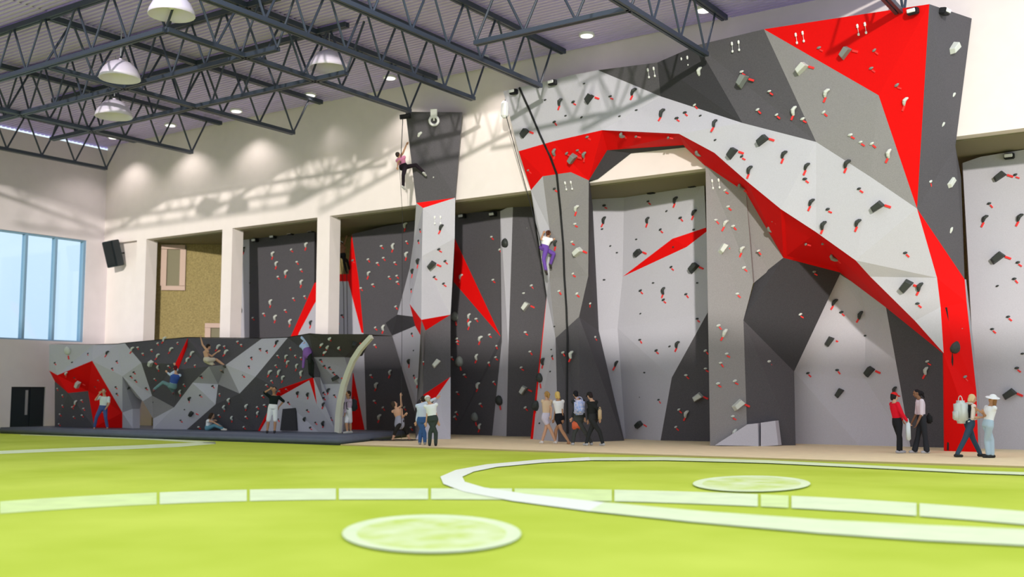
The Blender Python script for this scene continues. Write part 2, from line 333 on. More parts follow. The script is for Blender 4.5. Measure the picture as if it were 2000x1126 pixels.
# top closure so that the arch is solid from above
top = [AW(*p) for p in ((983,178),(1125,145),(1168,137),(1284,122),(1362,88),(1492,57),(1815,8),(1898,36))]
bm = bmesh.new(); A_ = [bm.verts.new(p) for p in top]; B_ = [bm.verts.new((p.x-.1, 31.49, p.z-.02)) for p in top]
for k in range(len(top)-1): bm.faces.new((A_[k], A_[k+1], B_[k+1], B_[k]))
obj('top_cover', bm, M['E'], arch)
# black crack line running down the left leg
def surf_hit(px, py, only=None):
    o = CP; d = ray(px, py).normalized(); best = None
    for tree, root in TREES:
        if only and root is not only: continue
        h = tree.ray_cast(o, d)
        if h[0] is not None and (best is None or h[3] < best[3]): best = (h[0], h[1] if h[1].dot(d) < 0 else -h[1], root, h[3])
    return best
def make_trees():
    global TREES; TREES = []
    roots = {}
    for v, t, r in BV: roots.setdefault(r.name, (r, [], []))
    for v, t, r in BV:
        _, V, T = roots[r.name]; b = len(V); V += v; T += [tuple(i+b for i in q) for q in t]
    for r, V, T in roots.values(): TREES.append((BVHTree.FromPolygons(V, T), r))
# --- B. recessed wall ----------------------------------------------
rec = empty('recessed_climbing_wall', PR(880, 850), 'long recessed grey climbing wall behind the tower and the arch, with a red A shape', 'climbing wall')
RO = {(1219,374):.35,(1206,640):.3,(1216,540):.35,(1383,500):-.1,(1382,610):-.2,(1312,737):-.35,(1222,860):.2,(1290,860):-.3,(1375,354):-.1,
 (1551,725):-.15,(1642,532):-.2,(1640,535):-.2,(1680,560):.1,(1690,610):.25,(1690,740):.25,(1680,770):.2,(749,442):.1,(785,436):.15,(749,848):.1,(785,849):.15,
 (977,412):-.25,(1002,400):-.25,(993,680):-.35,(989,853):-.3,(980,668):-.1}
def RW(x, y): return PR(x, y, RO.get((x, y), 0.0))
panels(rec, [
 ('L',(466,468),(487,465),(487,720),(466,720)), ('D',(487,465),(550,457),(550,652),(487,720)), ('D',(550,457),(614,449),(614,553),(570,652),(550,652)), ('D',(487,720),(550,652),(570,652),(540,720)),
 ('R',(614,553),(640,535),(645,549),(614,593)), ('R',(640,535),(681,535),(680,549),(645,549)), ('R',(614,553),(614,593),(584,649),(560,720),(540,720),(570,652)),
 ('L',(614,593),(645,549),(680,549),(706,649),(689,722),(683,843),(560,840),(560,720),(584,649)),
 ('R',(687,457),(681,513),(681,535),(680,549),(706,649),(710,650),(701,550)), 
 ('L',(706,649),(710,650),(716,844),(713,843),(689,722)), ('R',(689,722),(713,843),(683,843)),
 ('D',(687,457),(749,442),(749,848),(716,844),(710,650),(701,550)), ('D',(749,442),(785,436),(785,849),(749,848)), ('D',(785,436),(822,428),(822,853),(785,849)),
 ('D',(822,428),(888,416),(888,465),(886,550),(884,853),(822,853)),
 ('R',(888,465),(978,657),(886,550)), ('D',(888,416),(977,412),(980,668),(978,657),(888,465)), ('D',(886,550),(978,657),(980,668),(961,853),(884,853)),
 ('L',(977,412),(1002,400),(993,680),(980,668)), ('L',(980,668),(993,680),(989,853),(961,853)),
 ('D',(1002,400),(1037,392),(1068,577),(993,680)), ('D',(993,680),(1068,577),(1041,857),(989,853)),
 ('L',(1150,352),(1219,374),(1216,540),(1206,640),(1168,645),(1156,400)), ('L',(1168,645),(1206,640),(1222,860),(1218,860)),
 ('L',(1219,374),(1375,354),(1379,444),(1313,466),(1216,540)), ('R',(1216,540),(1313,466),(1379,444),(1380,452),(1341,482)),
 ('L',(1216,540),(1341,482),(1380,452),(1383,500),(1382,610),(1206,640)), ('L',(1206,640),(1382,610),(1312,737)), ('L',(1206,640),(1312,737),(1290,860),(1222,860)),
 ('D',(1382,610),(1387,870),(1290,860),(1312,737)),
 ('L',(1640,535),(1680,560),(1690,610),(1690,740),(1551,725)), ('L',(1551,725),(1690,740),(1680,872),(1554,869)), ('L',(1680,560),(1730,598),(1759,757),(1690,740),(1690,610)), ('L',(1690,740),(1759,757),(1779,877),(1680,872)),
 ('D',(1730,598),(1843,689),(1845,880),(1779,877),(1759,757)),
 ('L',(1880,318),(1915,306),(1925,884),(1911,882)), ('L',(1915,306),(2000,292),(2200,262),(2200,890),(1925,884)),
 ], RW)
# --- C. the free standing tower --------------------------------------
TY = {(792,218):29.9,(903,219):31.2,(889,386):31.3,(813,396):30.7,(826,406):30.8,(888,465):31.45,(824,500):31.1,(823,624):31.5,(880,614):32.6,(776,614):33.6,(800,524):33.0,(813,398):30.9,(808,470):32.2,
 (800,593):31.9,(821,654):31.9,(831,645):32.0,(753,630):34.0,(808,618):32.4,(811,636):32.2,(766,655):34.1,(814,785):32.6,(810,803):33.2,(826,771):32.0,(880,735):32.4,(849,779):32.0}
TF = {(880,857):.04,(812,857):.04,(808,856):.04}
def TW(x, y): return PY(x, y, TY[(x, y)]) if (x, y) in TY else PZ(x, y, TF[(x, y)])
tow = empty('climbing_tower', PZ(845, 858, .04), 'tall narrow climbing tower with a dark top, white middle and red wedges', 'climbing wall')
panels(tow, [
 ('D',(792,218),(903,219),(889,386),(813,396)), ('R',(813,396),(889,386),(826,406)),
 ('L',(826,406),(889,386),(888,465),(880,614),(823,624),(824,500)),
 ('L',(813,396),(826,406),(824,500),(800,524),(808,470)), ('L',(800,524),(824,500),(823,624),(800,593),(808,618),(776,614)),
 ('R',(800,593),(823,624),(821,654),(811,636),(808,618)), ('R',(823,624),(880,614),(831,645)),
 ('E',(753,630),(776,614),(808,618),(811,636),(766,655)), ('L',(766,655),(811,636),(821,654),(814,785),(810,803)),
 ('M',(821,654),(823,624),(831,645),(826,771),(814,785)), ('D',(831,645),(880,614),(880,735),(826,771)),
 ('R',(826,771),(880,735),(849,779)), ('L',(849,779),(880,735),(880,857),(812,857)), ('D',(814,785),(826,771),(849,779),(812,857),(810,803)),
 ], TW, back=(-.09, .12, 0))
# tower returns: left flank of the top and the right flank down to the wall
def quad(root, c, pts, nm):
    bm = bmesh.new(); bm.faces.new([bm.verts.new(p) for p in pts])
    if len(pts) > 4: bmesh.ops.triangulate(bm, faces=bm.faces[:])
    return obj(nm, bm, M[c], root)
a, b, c_, d_ = TW(792,218), TW(813,396), TW(903,219), TW(889,386)
quad(tow, 'E', [a, b, Vector((b.x-.5, 31.48, b.z)), Vector((a.x-1.1, 31.48, a.z))], 'side_panel')
quad(tow, 'E', [a, c_, Vector((c_.x-.3, 31.48, c_.z)), Vector((a.x-1.1, 31.48, a.z))], 'top_cover')
for (p, q) in (((888,465),(880,614)), ((880,614),(880,735)), ((880,735),(880,857))):
    p = TW(*p); q = TW(*q); quad(tow, 'L' if p is None else 'S', [p, q, Vector((q.x-(35.1-q.y)*.8-.05, 34.5, q.z)), Vector((p.x-(34.6-p.y)*.8-.05, 34.2, p.z))], 'side_panel')
# --- D. bouldering wall on the mat ------------------------------------
BO = {(180,704):-.45,(172,763):.1,(133,767):-.3,(112,732):-.35,(107,744):0,(96,672):-.35,(96,723):-.3,(182,673):-.1,(239,734):-.35,(239,805):-.2,(265,774):.25,(259,798):.1,(320,663):.25,(342,710):-.4,(366,676):.1,
 (297,772):.2,(340,795):-.2,(408,715):-.7,(441,712):-.3,(468,768):-.45,(426,750):.0,(421,789):-.25,(376,747):-.5,(499,735):-.5,(348,721):-.5,(545,759):-.2,(612,736):-.5,(619,790):-.3,(604,742):-.45,(613,697):-.4,
 (695,694):.2,(717,652):-1.1,(604,652):-1.1,(673,697):.0,(680,722):.1,(562,659):.2,(511,661):.15,(367,659):.2,(276,708):-.2}
def BW(x, y):
    base = 27.9+(x-100)*(29.7-27.9)/520
    return PY(x, y, base-.5*(838-y)/180+BO.get((x, y), 0))
bou = empty('bouldering_wall', (-36, 29.2, .26), 'low freestanding bouldering wall of grey, dark and red facets on the blue mat', 'climbing wall')
panels(bou, [
 ('L',(96,672),(182,673),(180,704),(112,732),(96,723)), ('R',(112,732),(180,704),(172,763),(133,767)), ('R',(96,723),(112,732),(133,767),(107,744)),
 ('D',(107,744),(133,767),(172,763),(184,834),(107,833)), ('R',(180,704),(239,805),(239,835),(184,834),(172,763)), ('L',(182,673),(229,672),(239,734),(239,805),(180,704)),
 ('S',(239,734),(265,774),(259,798),(239,805)), ('L',(229,672),(244,670),(276,708),(297,772),(279,783),(265,774),(239,734)), ('L',(239,805),(259,798),(259,836),(239,835)),
 ('M',(297,772),(340,795),(299,817),(279,783)), ('D',(244,670),(320,663),(342,710),(297,772),(276,708)), ('D',(320,663),(367,659),(342,710)), ('R',(367,659),(366,676),(348,721),(342,710)),
 ('D',(367,659),(408,715),(376,747),(348,721),(366,676)), ('D',(376,747),(340,795),(297,772),(342,710),(348,721)),
 ('D',(367,659),(511,661),(441,712),(408,715)), ('S',(408,715),(441,712),(468,768),(426,750)), ('L',(376,747),(408,715),(426,750),(421,789)),
 ('L',(376,747),(421,789),(365,838),(340,795)), ('L',(340,795),(365,838),(299,837),(299,817)), ('L',(511,661),(562,659),(499,735),(468,768),(441,712)),
 ('D',(426,750),(468,768),(499,735),(499,840),(365,838),(421,789)), ('D',(499,735),(562,659),(545,759),(504,840),(499,840)), ('D',(562,659),(604,652),(613,697),(612,736),(545,759)),
 ('R',(545,759),(612,736),(604,742),(548,773)), ('R',(545,759),(548,773),(508,841),(503,840)), ('L',(548,773),(604,742),(619,790),(622,843),(508,841)), ('R',(604,742),(612,736),(619,790)),
 ('D',(604,652),(717,652),(695,694),(673,697),(613,697)), ('S',(613,697),(673,697),(680,722),(665,749),(616,750)), ('L',(616,750),(665,749),(657,844),(622,843),(619,790),(612,736)),
 ], BW, back=(0, .35, 0))
for xs in (((96,672),(182,673),(229,672),(244,670),(320,663),(367,659),(511,661),(562,659),(604,652)),):
    T_ = [BW(*p) for p in xs]; bm = bmesh.new(); A_ = [bm.verts.new(p+ZV*.03) for p in T_]; B_ = [bm.verts.new(p+Vector((0, .8, .03))) for p in T_]
    for k in range(len(T_)-1): bm.faces.new((A_[k], A_[k+1], B_[k+1], B_[k]))
    obj('top_ledge', bm, M['S'], bou)
q = [BW(604,652), BW(717,652)]
quad(bou, 'D', [q[0], q[1], q[1]+Vector((0, 1.6, 0)), q[0]+Vector((0, 1.6, 0))], 'top_cover')
# curved ivory edge post at the right end
pp = [(657.5,844,28.9),(659,812,28.8),(662,785,28.65),(669,752,28.5),(677,728,28.35),(687,703,28.2),(701,681,28.1),(723,657,28.0)]
bm = bmesh.new(); P_ = [PY(*p) for p in pp]; wdt = [.24,.24,.23,.22,.2,.19,.18,.15]; rr_ = []
for i, p in enumerate(P_):
    t = (P_[min(i+1, len(P_)-1)]-P_[max(i-1, 0)]).normalized(); s = t.cross(Vector((0, 1, 0))).normalized(); w2 = wdt[i]/2
    rr_.append([bm.verts.new(p+s*x*w2+Vector((0, y, 0))) for x, y in ((-1, 0), (1, 0), (1, .14), (-1, .14))])
for A_, B_ in zip(rr_, rr_[1:]):
    for k in range(4): bm.faces.new((A_[k], A_[(k+1) % 4], B_[(k+1) % 4], B_[k]))
bm.faces.new(rr_[0]); bm.faces.new(rr_[-1][::-1]); bmesh.ops.recalc_face_normals(bm, faces=bm.faces[:])
obj('curved_post', bm, M['post'], bou)
# recessed dark access hatch and low climbing box
p0, p1, p2, p3 = [BW(x, y) for x, y in ((555,798),(579,796),(582,840),(550,840))]
obj('hatch', prism([p+Vector((0, -.08, 0)) for p in (p0, p1, p2, p3)], (0, .1, 0)), M['E'], bou)
bx = empty('climbing_start_block', PZ(1490, 871, .04), 'grey angular block in two pieces at the foot of the middle pillar', 'block')
for poly in (((1396,869),(1460,828),(1460,870)), ((1460,828),(1480,826),(1481,871),(1460,870)), ((1486,825),(1514,821),(1520,869),(1486,871))):
    pt = [Vector((PZ(x, 871, .04)+(PZ(x, 871, .04)-CP)*0)) for x, y in poly]
    P3 = [PY(x, y, PZ(x, 870, .04).y-.22) for x, y in poly]
    obj('block_piece', prism(P3, (-.02, .35, 0)), M['L'], bx)
make_trees()
# --- crack line on the arch -------------------------------------------
ck = []; CK = ((1015,171),(1035,215),(1055,262),(1075,305),(1088,340),(1091,370),(1096,420),(1101,480),(1103,540),(1107,600),(1109,660),(1108,720),(1108,780),(1109,859))
for x, y in [(p[0]+(q[0]-p[0])*t/6, p[1]+(q[1]-p[1])*t/6) for p, q in zip(CK, CK[1:]) for t in range(6)]:
    h = surf_hit(x, y, arch)
    if h: ck.append(h[0]+h[1]*.02)
bm = bmesh.new()
for p, q in zip(ck, ck[1:]): bar(bm, p, q, .06, .05)
obj('crack_strip', bm, M['black'], arch)
c2 = []
for x, y in ((1847,600),(1852,640),(1857,680),(1859,700),(1857,760),(1853,820),(1851,878)):
    h = surf_hit(x, y, arch)
    if h: c2.append(h[0]+h[1]*.02)
bm = bmesh.new()
for p, q in zip(c2, c2[1:]): bar(bm, p, q, .05, .03)
obj('crack_strip', bm, M['black'], arch)
# --- holds --------------------------------------------------------------
def mesh_from(fn, m, nm):
    bm = bmesh.new(); fn(bm); bmesh.ops.recalc_face_normals(bm, faces=bm.faces[:]); me = bpy.data.meshes.new(nm); bm.to_mesh(me); bm.free(); me.materials.append(m); return me
# local frame: x along the wall, y up the wall, z out of the wall
def f_vol(bm):
    pts = [(-.21, -.06, 0), (-.11, -.21, 0), (.21, .06, 0), (.03, .19, 0)]
    a = [bm.verts.new((x, y, -.03)) for x, y, _ in pts]; b = [bm.verts.new((x*.75+.02, y*.75+.03, .20)) for x, y, _ in pts]
    for k in range(4): bm.faces.new((a[k], a[(k+1) % 4], b[(k+1) % 4], b[k]))
    bm.faces.new(a[::-1]); bm.faces.new(b); bmesh.ops.bevel(bm, geom=bm.edges[:], offset=.012, segments=1, affect='EDGES')
def f_jug(bm):
    pts = [(-.07, -.14, .02), (-.05, -.05, .07), (-.02, .05, .10), (.06, .12, .08), (.12, .14, .03)]; tube(bm, pts, [.045, .07, .08, .065, .035], 8)
def f_blob(bm):
    bmesh.ops.create_icosphere(bm, subdivisions=2, radius=.22)
    for v in bm.verts: v.co = Vector((v.co.x*(1-.25*v.co.y/.22), v.co.y*1.15, v.co.z*.75+.05))
def f_chip(bm):
    bmesh.ops.create_icosphere(bm, subdivisions=1, radius=.075)
    for v in bm.verts: v.co = Vector((v.co.x*1.15+v.co.y*.4, v.co.y*.75, v.co.z*.7+.02))
def f_box(bm):
    box(bm, (-.15, -.09, 0), (.13, .09, .2)); bmesh.ops.bevel(bm, geom=bm.edges[:], offset=.025, segments=2, affect='EDGES')
def f_face(bm): box(bm, (-.13, -.03, .2), (.10, .07, .235)); bmesh.ops.bevel(bm, geom=bm.edges[:], offset=.015, segments=1, affect='EDGES')
def f_tape(bm): box(bm, (-.10, -.035, -.01), (.10, .035, .04)); bmesh.ops.bevel(bm, geom=bm.edges[:], offset=.008, segments=1, affect='EDGES')
def f_stape(bm): box(bm, (-.055, -.02, -.01), (.055, .02, .03))
def f_bolt(bm):
    for y in (0, -.34):
        b2 = bmesh.ops.create_icosphere(bm, subdivisions=1, radius=.07)['verts']
        for v in b2: v.co = Vector((v.co.x*.8, v.co.y*(1.5 if y == 0 else 1)+y, v.co.z*.6+.05))
    bar(bm, (0, 0, .04), (0, -.34, .04), .014, .014)
HM = {}
for c in 'wgk':
    for k, f in (('v', f_vol), ('j', f_jug), ('b', f_blob), ('s', f_chip)): HM[k+c] = mesh_from(f, M['hold'+c], 'hold')
HM['box'] = mesh_from(f_box, M['black'], 'device'); HM['face'] = mesh_from(f_face, M['ring'], 'device_face')
HM['tape'] = mesh_from(f_tape, M['tape'], 'tape'); HM['stape'] = mesh_from(f_stape, M['tape'], 'tape'); HM['q'] = mesh_from(f_bolt, M['white'], 'anchor')
def place(name, me, parent, p, n, sc, ang):
    z = n.normalized(); y = (ZV-z*z.dot(ZV)).normalized(); x = y.cross(z)
    m = Matrix((x, y, z)).transposed().to_4x4() @ Matrix.Rotation(ang, 4, 'Z') @ Matrix.Scale(sc, 4); m.translation = p
    o = bpy.data.objects.new(name, me); C.objects.link(o); o.parent = parent
    pm = parent_world[parent.name]; o.matrix_parent_inverse = pm.inverted(); o.matrix_basis = m; parent_world[o.name] = m
    return o
parent_world = {}
for _, r_ in TREES: parent_world[r_.name] = Matrix.Translation(r_.location)
LIGHTS = {M['L'].name, M['S'].name}
def hold(kind, x, y):
    h = surf_hit(x, y)
    if not h: return
    p, n, root, _ = h
    if kind == 'P':
        o = place('belay_device', HM['box'], root, p, n, 1.0, 0); place('device_face', HM['face'], o, p, n, 1.0, 0); return
    if kind == 'q':
        for dx in (-.11, .11):
            s = ZV.cross(n).normalized(); place('anchor_pair', HM['q'], root, p+s*dx, n, .68, 0)
        return
    k, c = (kind+'k')[:2] if len(kind) == 1 else kind
    ang = random.uniform(-.25, .25); sc = {'v': 1.0, 'j': .72, 'b': .8, 's': .8, 'o': .6}[k]*random.uniform(.9, 1.12)*(.8 if root is bou else 1); ts = .75 if root is bou else 1
    me = HM[('s' if k == 'o' else k)+c]
    o = place('climbing_hold', me, root, p, n, sc, ang)
    if k == 'o': return
    yv = (ZV-n*n.dot(ZV)).normalized(); xv = yv.cross(n)
    if k == 'v': place('red_tape', HM['tape'], o, p+xv*.28-yv*.02, n, ts*.9, R_(-25))
    elif k == 'j': place('red_tape', HM['tape'], o, p-(xv*.08+yv*.17)*ts, n, ts*.8, R_(60))
    elif k == 'b': place('red_tape', HM['tape'], o, p+xv*.02-yv*.30, n, .8, R_(-80))
    else: place('red_tape', HM['stape'], o, p+(xv*.06-yv*.09)*ts, n, ts, R_(-40+random.uniform(-15, 15)))
H = '''
vk 1026,260 1152,193 1431,299 1490,274 1714,403 1247,494 1356,523 1250,829 1770,558 1699,725 1620,666 1640,767 1953,344 1949,503 1972,769 843,517 375,807 655,738 693,670
vg 1119,309 1652,103 1451,158
vw 1567,134 1856,95 1850,357 1412,485 1442,790 1363,775 1130,492 1027,598 1022,761 853,710 296,709 153,750
P 1007,180 1083,162 1787,22 1838,23 1973,305 1163,364 1214,379 1275,374 1355,361 688,447 741,441 759,434 803,428 907,422 967,418 502,469 537,462 571,455 611,450
q 1272,135 1338,114 1437,84 1562,66 1683,49 1110,356 1398,352 855,424
jk 1095,200 1238,180 1294,222 1397,242 1465,332 1532,302 1576,325 1655,320 1585,395 1609,440 1676,435 1797,560 1680,615 1630,590 1614,817 1748,762 1924,427 1992,425 1266,430 1356,415 1320,391 1297,568 1324,673 1203,710 1180,430 1062,706 862,444 818,511 807,530 800,706 210,689 251,757 247,821 371,778 541,669 642,762 632,789 632,826 596,818 582,767 602,770 477,487 469,521 608,630 1086,475
jg 1216,262 1084,297 1142,302 1366,298 1450,364 1506,447 1631,502
jw 1368,140 1552,217 1615,182 1769,198 1857,187 1836,244 1737,300 1852,450 1809,724 1417,436 1450,487 1415,650 1434,845 1341,808 1127,407 1117,693 845,290 848,348 820,264 932,697 935,753 938,832 901,540 816,745 793,440 769,481 795,497 721,534 750,640 736,752 742,814 763,727 599,478 534,496 541,515 560,532 590,551 530,590 539,620 568,628 917,617 918,632 939,661 130,729 148,786 259,682 322,663 335,683 309,695 310,717 376,691 367,703 353,765 427,678 442,688 448,781 439,795 454,816 482,793 504,806 560,697 563,708 527,727 545,727 554,738 581,715 590,729 645,660 628,672 640,677 634,687 663,678
bk 1863,677 1055,737 1047,791 988,474 976,781 468,604
bw 133,684
bg 889,617 898,705 928,813
sk 1120,199 1192,188 1083,238 1338,220 1322,231 1449,305 1572,349 1617,408 1678,368 1768,493 1792,592 1643,609 1578,728 1635,722 1643,817 1329,425 1290,448 1311,521 1251,567 1296,585 1340,574 1362,622 1250,663 1282,684 1287,780 1266,393 1180,401 1983,341 1932,397 1988,512 1981,544 1969,618 1938,642 1986,718 857,486 869,509 848,540 821,448 818,470 804,565 805,651 809,733 657,600 659,627 668,615 141,707 172,690 107,708 145,737 186,755 219,719 228,705 226,755 228,768 254,778 264,742 255,734 261,726 285,757 392,734 415,753 391,771 361,799 325,827 353,820 508,681 521,685 491,698 486,715 475,732 626,702 633,714 643,717 651,727 632,766 653,771 632,776 646,816 616,824 606,834 600,800 563,785 573,821 543,818 1079,695 1083,368 866,553
sg 1147,267 1242,266 1305,268 1107,299 1128,293 1032,332 1510,431 1574,476 1607,475 1590,530 1600,93 1708,98 1702,133 1752,166 1877,641 1884,735 192,742 689,508 559,759 545,763
sw 1317,157 1330,153 1358,176 1357,205 1449,140 1503,178 1480,214 1517,224 1568,232 1609,219 1661,263 1681,277 1703,280 1816,354 1850,407 1811,705 1520,560 1563,613 1507,645 1501,705 1440,573 1403,635 1419,690 1407,708 1402,748 1435,743 1431,812 1416,371 1422,403 1398,429 1432,441 1481,489 1453,522 1340,732 1326,799 1320,833 1378,684 1378,719 1123,437 1117,472 1119,534 1092,568 1127,573 1152,592 1161,658 1162,710 1100,688 1030,445 1038,557 1023,572 1026,648 1035,686 1018,717 1026,795 960,462 976,487 963,546 892,661 930,622 956,653 970,675 882,697 892,667 968,697 955,708 907,731 964,745 893,765 938,788 891,804 888,813 868,257 838,352 866,336 826,706 864,680 745,480 794,471 719,506 737,513 771,512 749,503 728,555 775,538 760,540 776,550 773,598 705,562 733,639 732,673 724,732 731,782 748,795 790,795 803,834 569,487 580,511 588,526 573,582 595,578 543,540 557,605 515,612 494,620 159,781 122,771 112,758 122,791 141,794 163,797 117,808 144,813 160,810 115,827 269,678 308,670 347,669 296,683 279,690 302,739 329,714 381,713 359,750 438,676 471,673 464,667 476,732 429,769 427,810 388,833 480,813 476,833 502,794 512,772 516,790 567,679 542,694 577,694 538,713 530,743 520,751 588,698 558,807
ok 1065,195 1141,163 1105,226 1136,229 1210,227 1243,215 1368,226 1397,273 1302,412 1355,448 1243,467 1315,482 1276,552 1362,552 1251,612 1690,655 1176,447 1192,480 1205,493 1180,546 1308,676 1259,727 1250,775 1263,801 1083,637 1077,682 1075,725 1054,826 472,538 488,552 1948,558 1997,690 808,684 299,785
'''
for ln in H.strip().split('\n'):
    k, *ps = ln.split()
    for p_ in ps:
        x_, y_ = map(float, p_.split(',')); hold(k, x_, y_)
# ring on the tower top, capsule on the left shoulder of the arch
h = surf_hit(848, 236, tow)
p, n = h[0], h[1]; yv = (ZV-n*n.dot(ZV)).normalized(); o = place('ring_belay', mesh_from(lambda b: (box(b, (-.12, .1, 0), (.12, .42, .14)), box(b, (-.03, .0, .02), (.03, .12, .10))), M['white'], 'm'), tow, p, n, 1, 0)
def f_ring(bm):
    N = 20; rs = []
    for i in range(N):
        a = 2*math.pi*i/N; rs.append([bm.verts.new((math.cos(a)*(.16+.05*math.cos(t)), math.sin(a)*(.16+.05*math.cos(t)), .1+.05*math.sin(t))) for t in [k*math.pi/3 for k in range(6)]])
    for i in range(N):
        for k in range(6): bm.faces.new((rs[i][k], rs[(i+1) % N][k], rs[(i+1) % N][(k+1) % 6], rs[i][(k+1) % 6]))
place('ring', mesh_from(f_ring, M['ring'], 'm'), o, p, n, 1, 0)
def capsule_dev(px, py, Y, root):
    p = PY(px, py, Y); bm = bmesh.new(); tube(bm, [p-ZV*.3, p-ZV*.22, p+ZV*.22, p+ZV*.3], [.08, .14, .14, .08], 10); obj('belay_capsule', bm, M['ring'], root)
    bm = bmesh.new(); bar(bm, p+ZV*.3, p+Vector((.15, .1, .62)), .04, .04); obj('hanging_strap', bm, M['black'], root)
capsule_dev(986, 214, 30.55, arch)
bm = bmesh.new(); p = PY(792, 226, 29.85); bar(bm, p+Vector((.15, .1, 0)), p+Vector((-.22, -.05, -.03)), .10, .16); obj('anchor_arm', bm, M['black'], tow)
# ------------------------------------------------------------------ painted field markings on the turf
_mk = [0]
def marking(lab, m, polys, nm='field_marking'):
    _mk[0] += 1; bm = bmesh.new(); z = .003+.0015*_mk[0]
    for pl in polys:
        vs_ = [bm.verts.new(p) for p in [PZ(x, y, z) for x, y in pl]]; bm.faces.new(vs_)
    bmesh.ops.recalc_face_normals(bm, faces=bm.faces[:])
    for f in bm.faces:
        if f.normal.z < 0: f.normal_flip()
    e = bmesh.ops.extrude_face_region(bm, geom=bm.faces[:])
    return tag(obj(nm, bm, m), lab, 'field line') if False else st_mark(bm, nm, m, lab, e)
def st_mark(bm, nm, m, lab, e):
    for v in [g for g in e['geom'] if isinstance(g, bmesh.types.BMVert)]: v.co.z -= .0015
    bmesh.ops.recalc_face_normals(bm, faces=bm.faces[:])
    return tag(obj(nm, bm, m), lab, 'field line')
def band(top, bot):
    return [[top[i], top[i+1], bot[i+1], bot[i]] for i in range(len(top)-1)]
marking('faint long white line curving across the turf at the left, in front of the mat', M['midline'],
    band([(-40,881.5),(100,875.5),(250,869.5),(350,865),(420,862)], [(-40,887.5),(100,881.5),(250,876.5),(350,872),(422,866)])+band([(420,862),(300,856),(150,851),(40,848)], [(422,866),(300,858.5),(150,852.3),(40,848.8)]))
seg = [(-60,-8,980,1006),(-2,150,977,1001),(155,308,969,993),(314,482,964,985),(490,658,957,978),(666,838,953,975),(846,1010,952,973)]
def ytop(x): return 953+ (0 if x > 700 else (700-x)**2*.000052)+(0 if x < 950 else (x-950)**2*.0000405)
def ybot(x): return ytop(x)+21+(abs(x-850)*.003 if x < 850 else (x-850)*.004)
for i, (a, b) in enumerate(((-60,-6),(0,306),(312,482),(488,656),(662,836),(842,1000),(1005,1195),(1200,1480),(1486,1540),(1546,1790),(1796,2600))):
    xs = [a+(b-a)*k/8 for k in range(9)]; 
    marking('pale worn dash of the long curved band across the turf, '+['cut by the left edge of view','first whole dash at the left','second whole dash from the left','third whole dash from the left','fourth whole dash from the left','dash meeting the white circle','dash crossing inside the white circle','dash in front of the far turf spot','short dash right of the far turf spot','second dash from the right end','cut by the right edge of view'][i],
        M['paleline'] if i in (0, 1, 6, 8) else M['midline'], band([(x, ytop(x)) for x in xs], [(x, ybot(x)) for x in xs]))
outer = [(2600,958),(2080,924),(1900,918),(1700,908),(1500,898),(1300,892),(1150,892),(1050,897),(950,906),(890,917),(860,930),(866,944),(905,959),(1000,977),(1150,997),(1350,1018),(1600,1040),(1800,1054),(2080,1068),(2600,1092)]
inner = [(2600,964),(2080,929),(1900,923),(1700,913),(1500,903.5),(1300,898),(1155,898),(1060,902.5),(970,911),(925,920),(903,930),(908,940),(945,951),(1030,964),(1180,980),(1370,997),(1610,1014),(1805,1024),(2080,1036),(2600,1062)]
marking('broad white circle painted on the turf, opening to the right', M['line'], band(outer[6:15], inner[6:15]))
marking('faded near side of the white circle at the lower right', M['midline'], band(outer[14:], inner[14:]))
marking('faded far side of the white circle, along the tan floor', M['midline'], band(outer[:7], inner[:7]))
def spot(cx, cy, rx, ry, lab):
    N = 40; k = .84; ring = [[(cx+rx*math.cos(a), cy+ry*math.sin(a)), (cx+rx*math.cos(b), cy+ry*math.sin(b)), (cx+rx*k*math.cos(b), cy+ry*k*math.sin(b)), (cx+rx*k*math.cos(a), cy+ry*k*math.sin(a))] for a, b in [(2*math.pi*i/N, 2*math.pi*(i+1)/N) for i in range(N)]]
    marking(lab+', filled centre', M['spot'], [[(cx+rx*k*math.cos(2*math.pi*i/N), cy+ry*k*math.sin(2*math.pi*i/N)) for i in range(N)]])
    marking(lab+', whiter rim', M['midline'], ring)
spot(843, 1041, 175, 37, 'large oval centre spot in the foreground turf'); spot(1468, 943.5, 115, 15.5, 'smaller oval spot on the turf inside the white circle')
# ------------------------------------------------------------------ people
def cap(bm, a, b, ra, rb, seg=10, fl=1.0, fax=None):
    a = Vector(a); b = Vector(b); d = b-a; L = d.length
    if L < 1e-5: return
    d /= L; up = ZV if abs(d.z) < .9 else Vector((0, 1, 0)); s = d.cross(up).normalized(); u = s.cross(d)
    if fax is not None:
        s = (fax-d*fax.dot(d)).normalized(); u = d.cross(s)
    rings = []
    for o, r in ((-ra*.85, ra*.5), (-ra*.45, ra*.88), (0, ra), (L*.5, (ra+rb)/2*1.02), (L, rb), (L+rb*.45, rb*.88), (L+rb*.85, rb*.5)):
        rings.append([bm.verts.new(a+d*o+(s*math.cos(2*math.pi*k/seg)+u*fl*math.sin(2*math.pi*k/seg))*r) for k in range(seg)])
    for A, B in zip(rings, rings[1:]):
        for k in range(seg): bm.faces.new((A[k], A[(k+1) % seg], B[(k+1) % seg], B[k]))
    bm.faces.new(rings[0][::-1]); bm.faces.new(rings[-1])
def ell(bm, c, rx, ry, rz, ax, ay, az):
    vs_ = bmesh.ops.create_uvsphere(bm, u_segments=14, v_segments=9, radius=1.0)['verts']
    for v in vs_: v.co = Vector(c)+ax*(v.co.x*rx)+ay*(v.co.y*ry)+az*(v.co.z*rz)
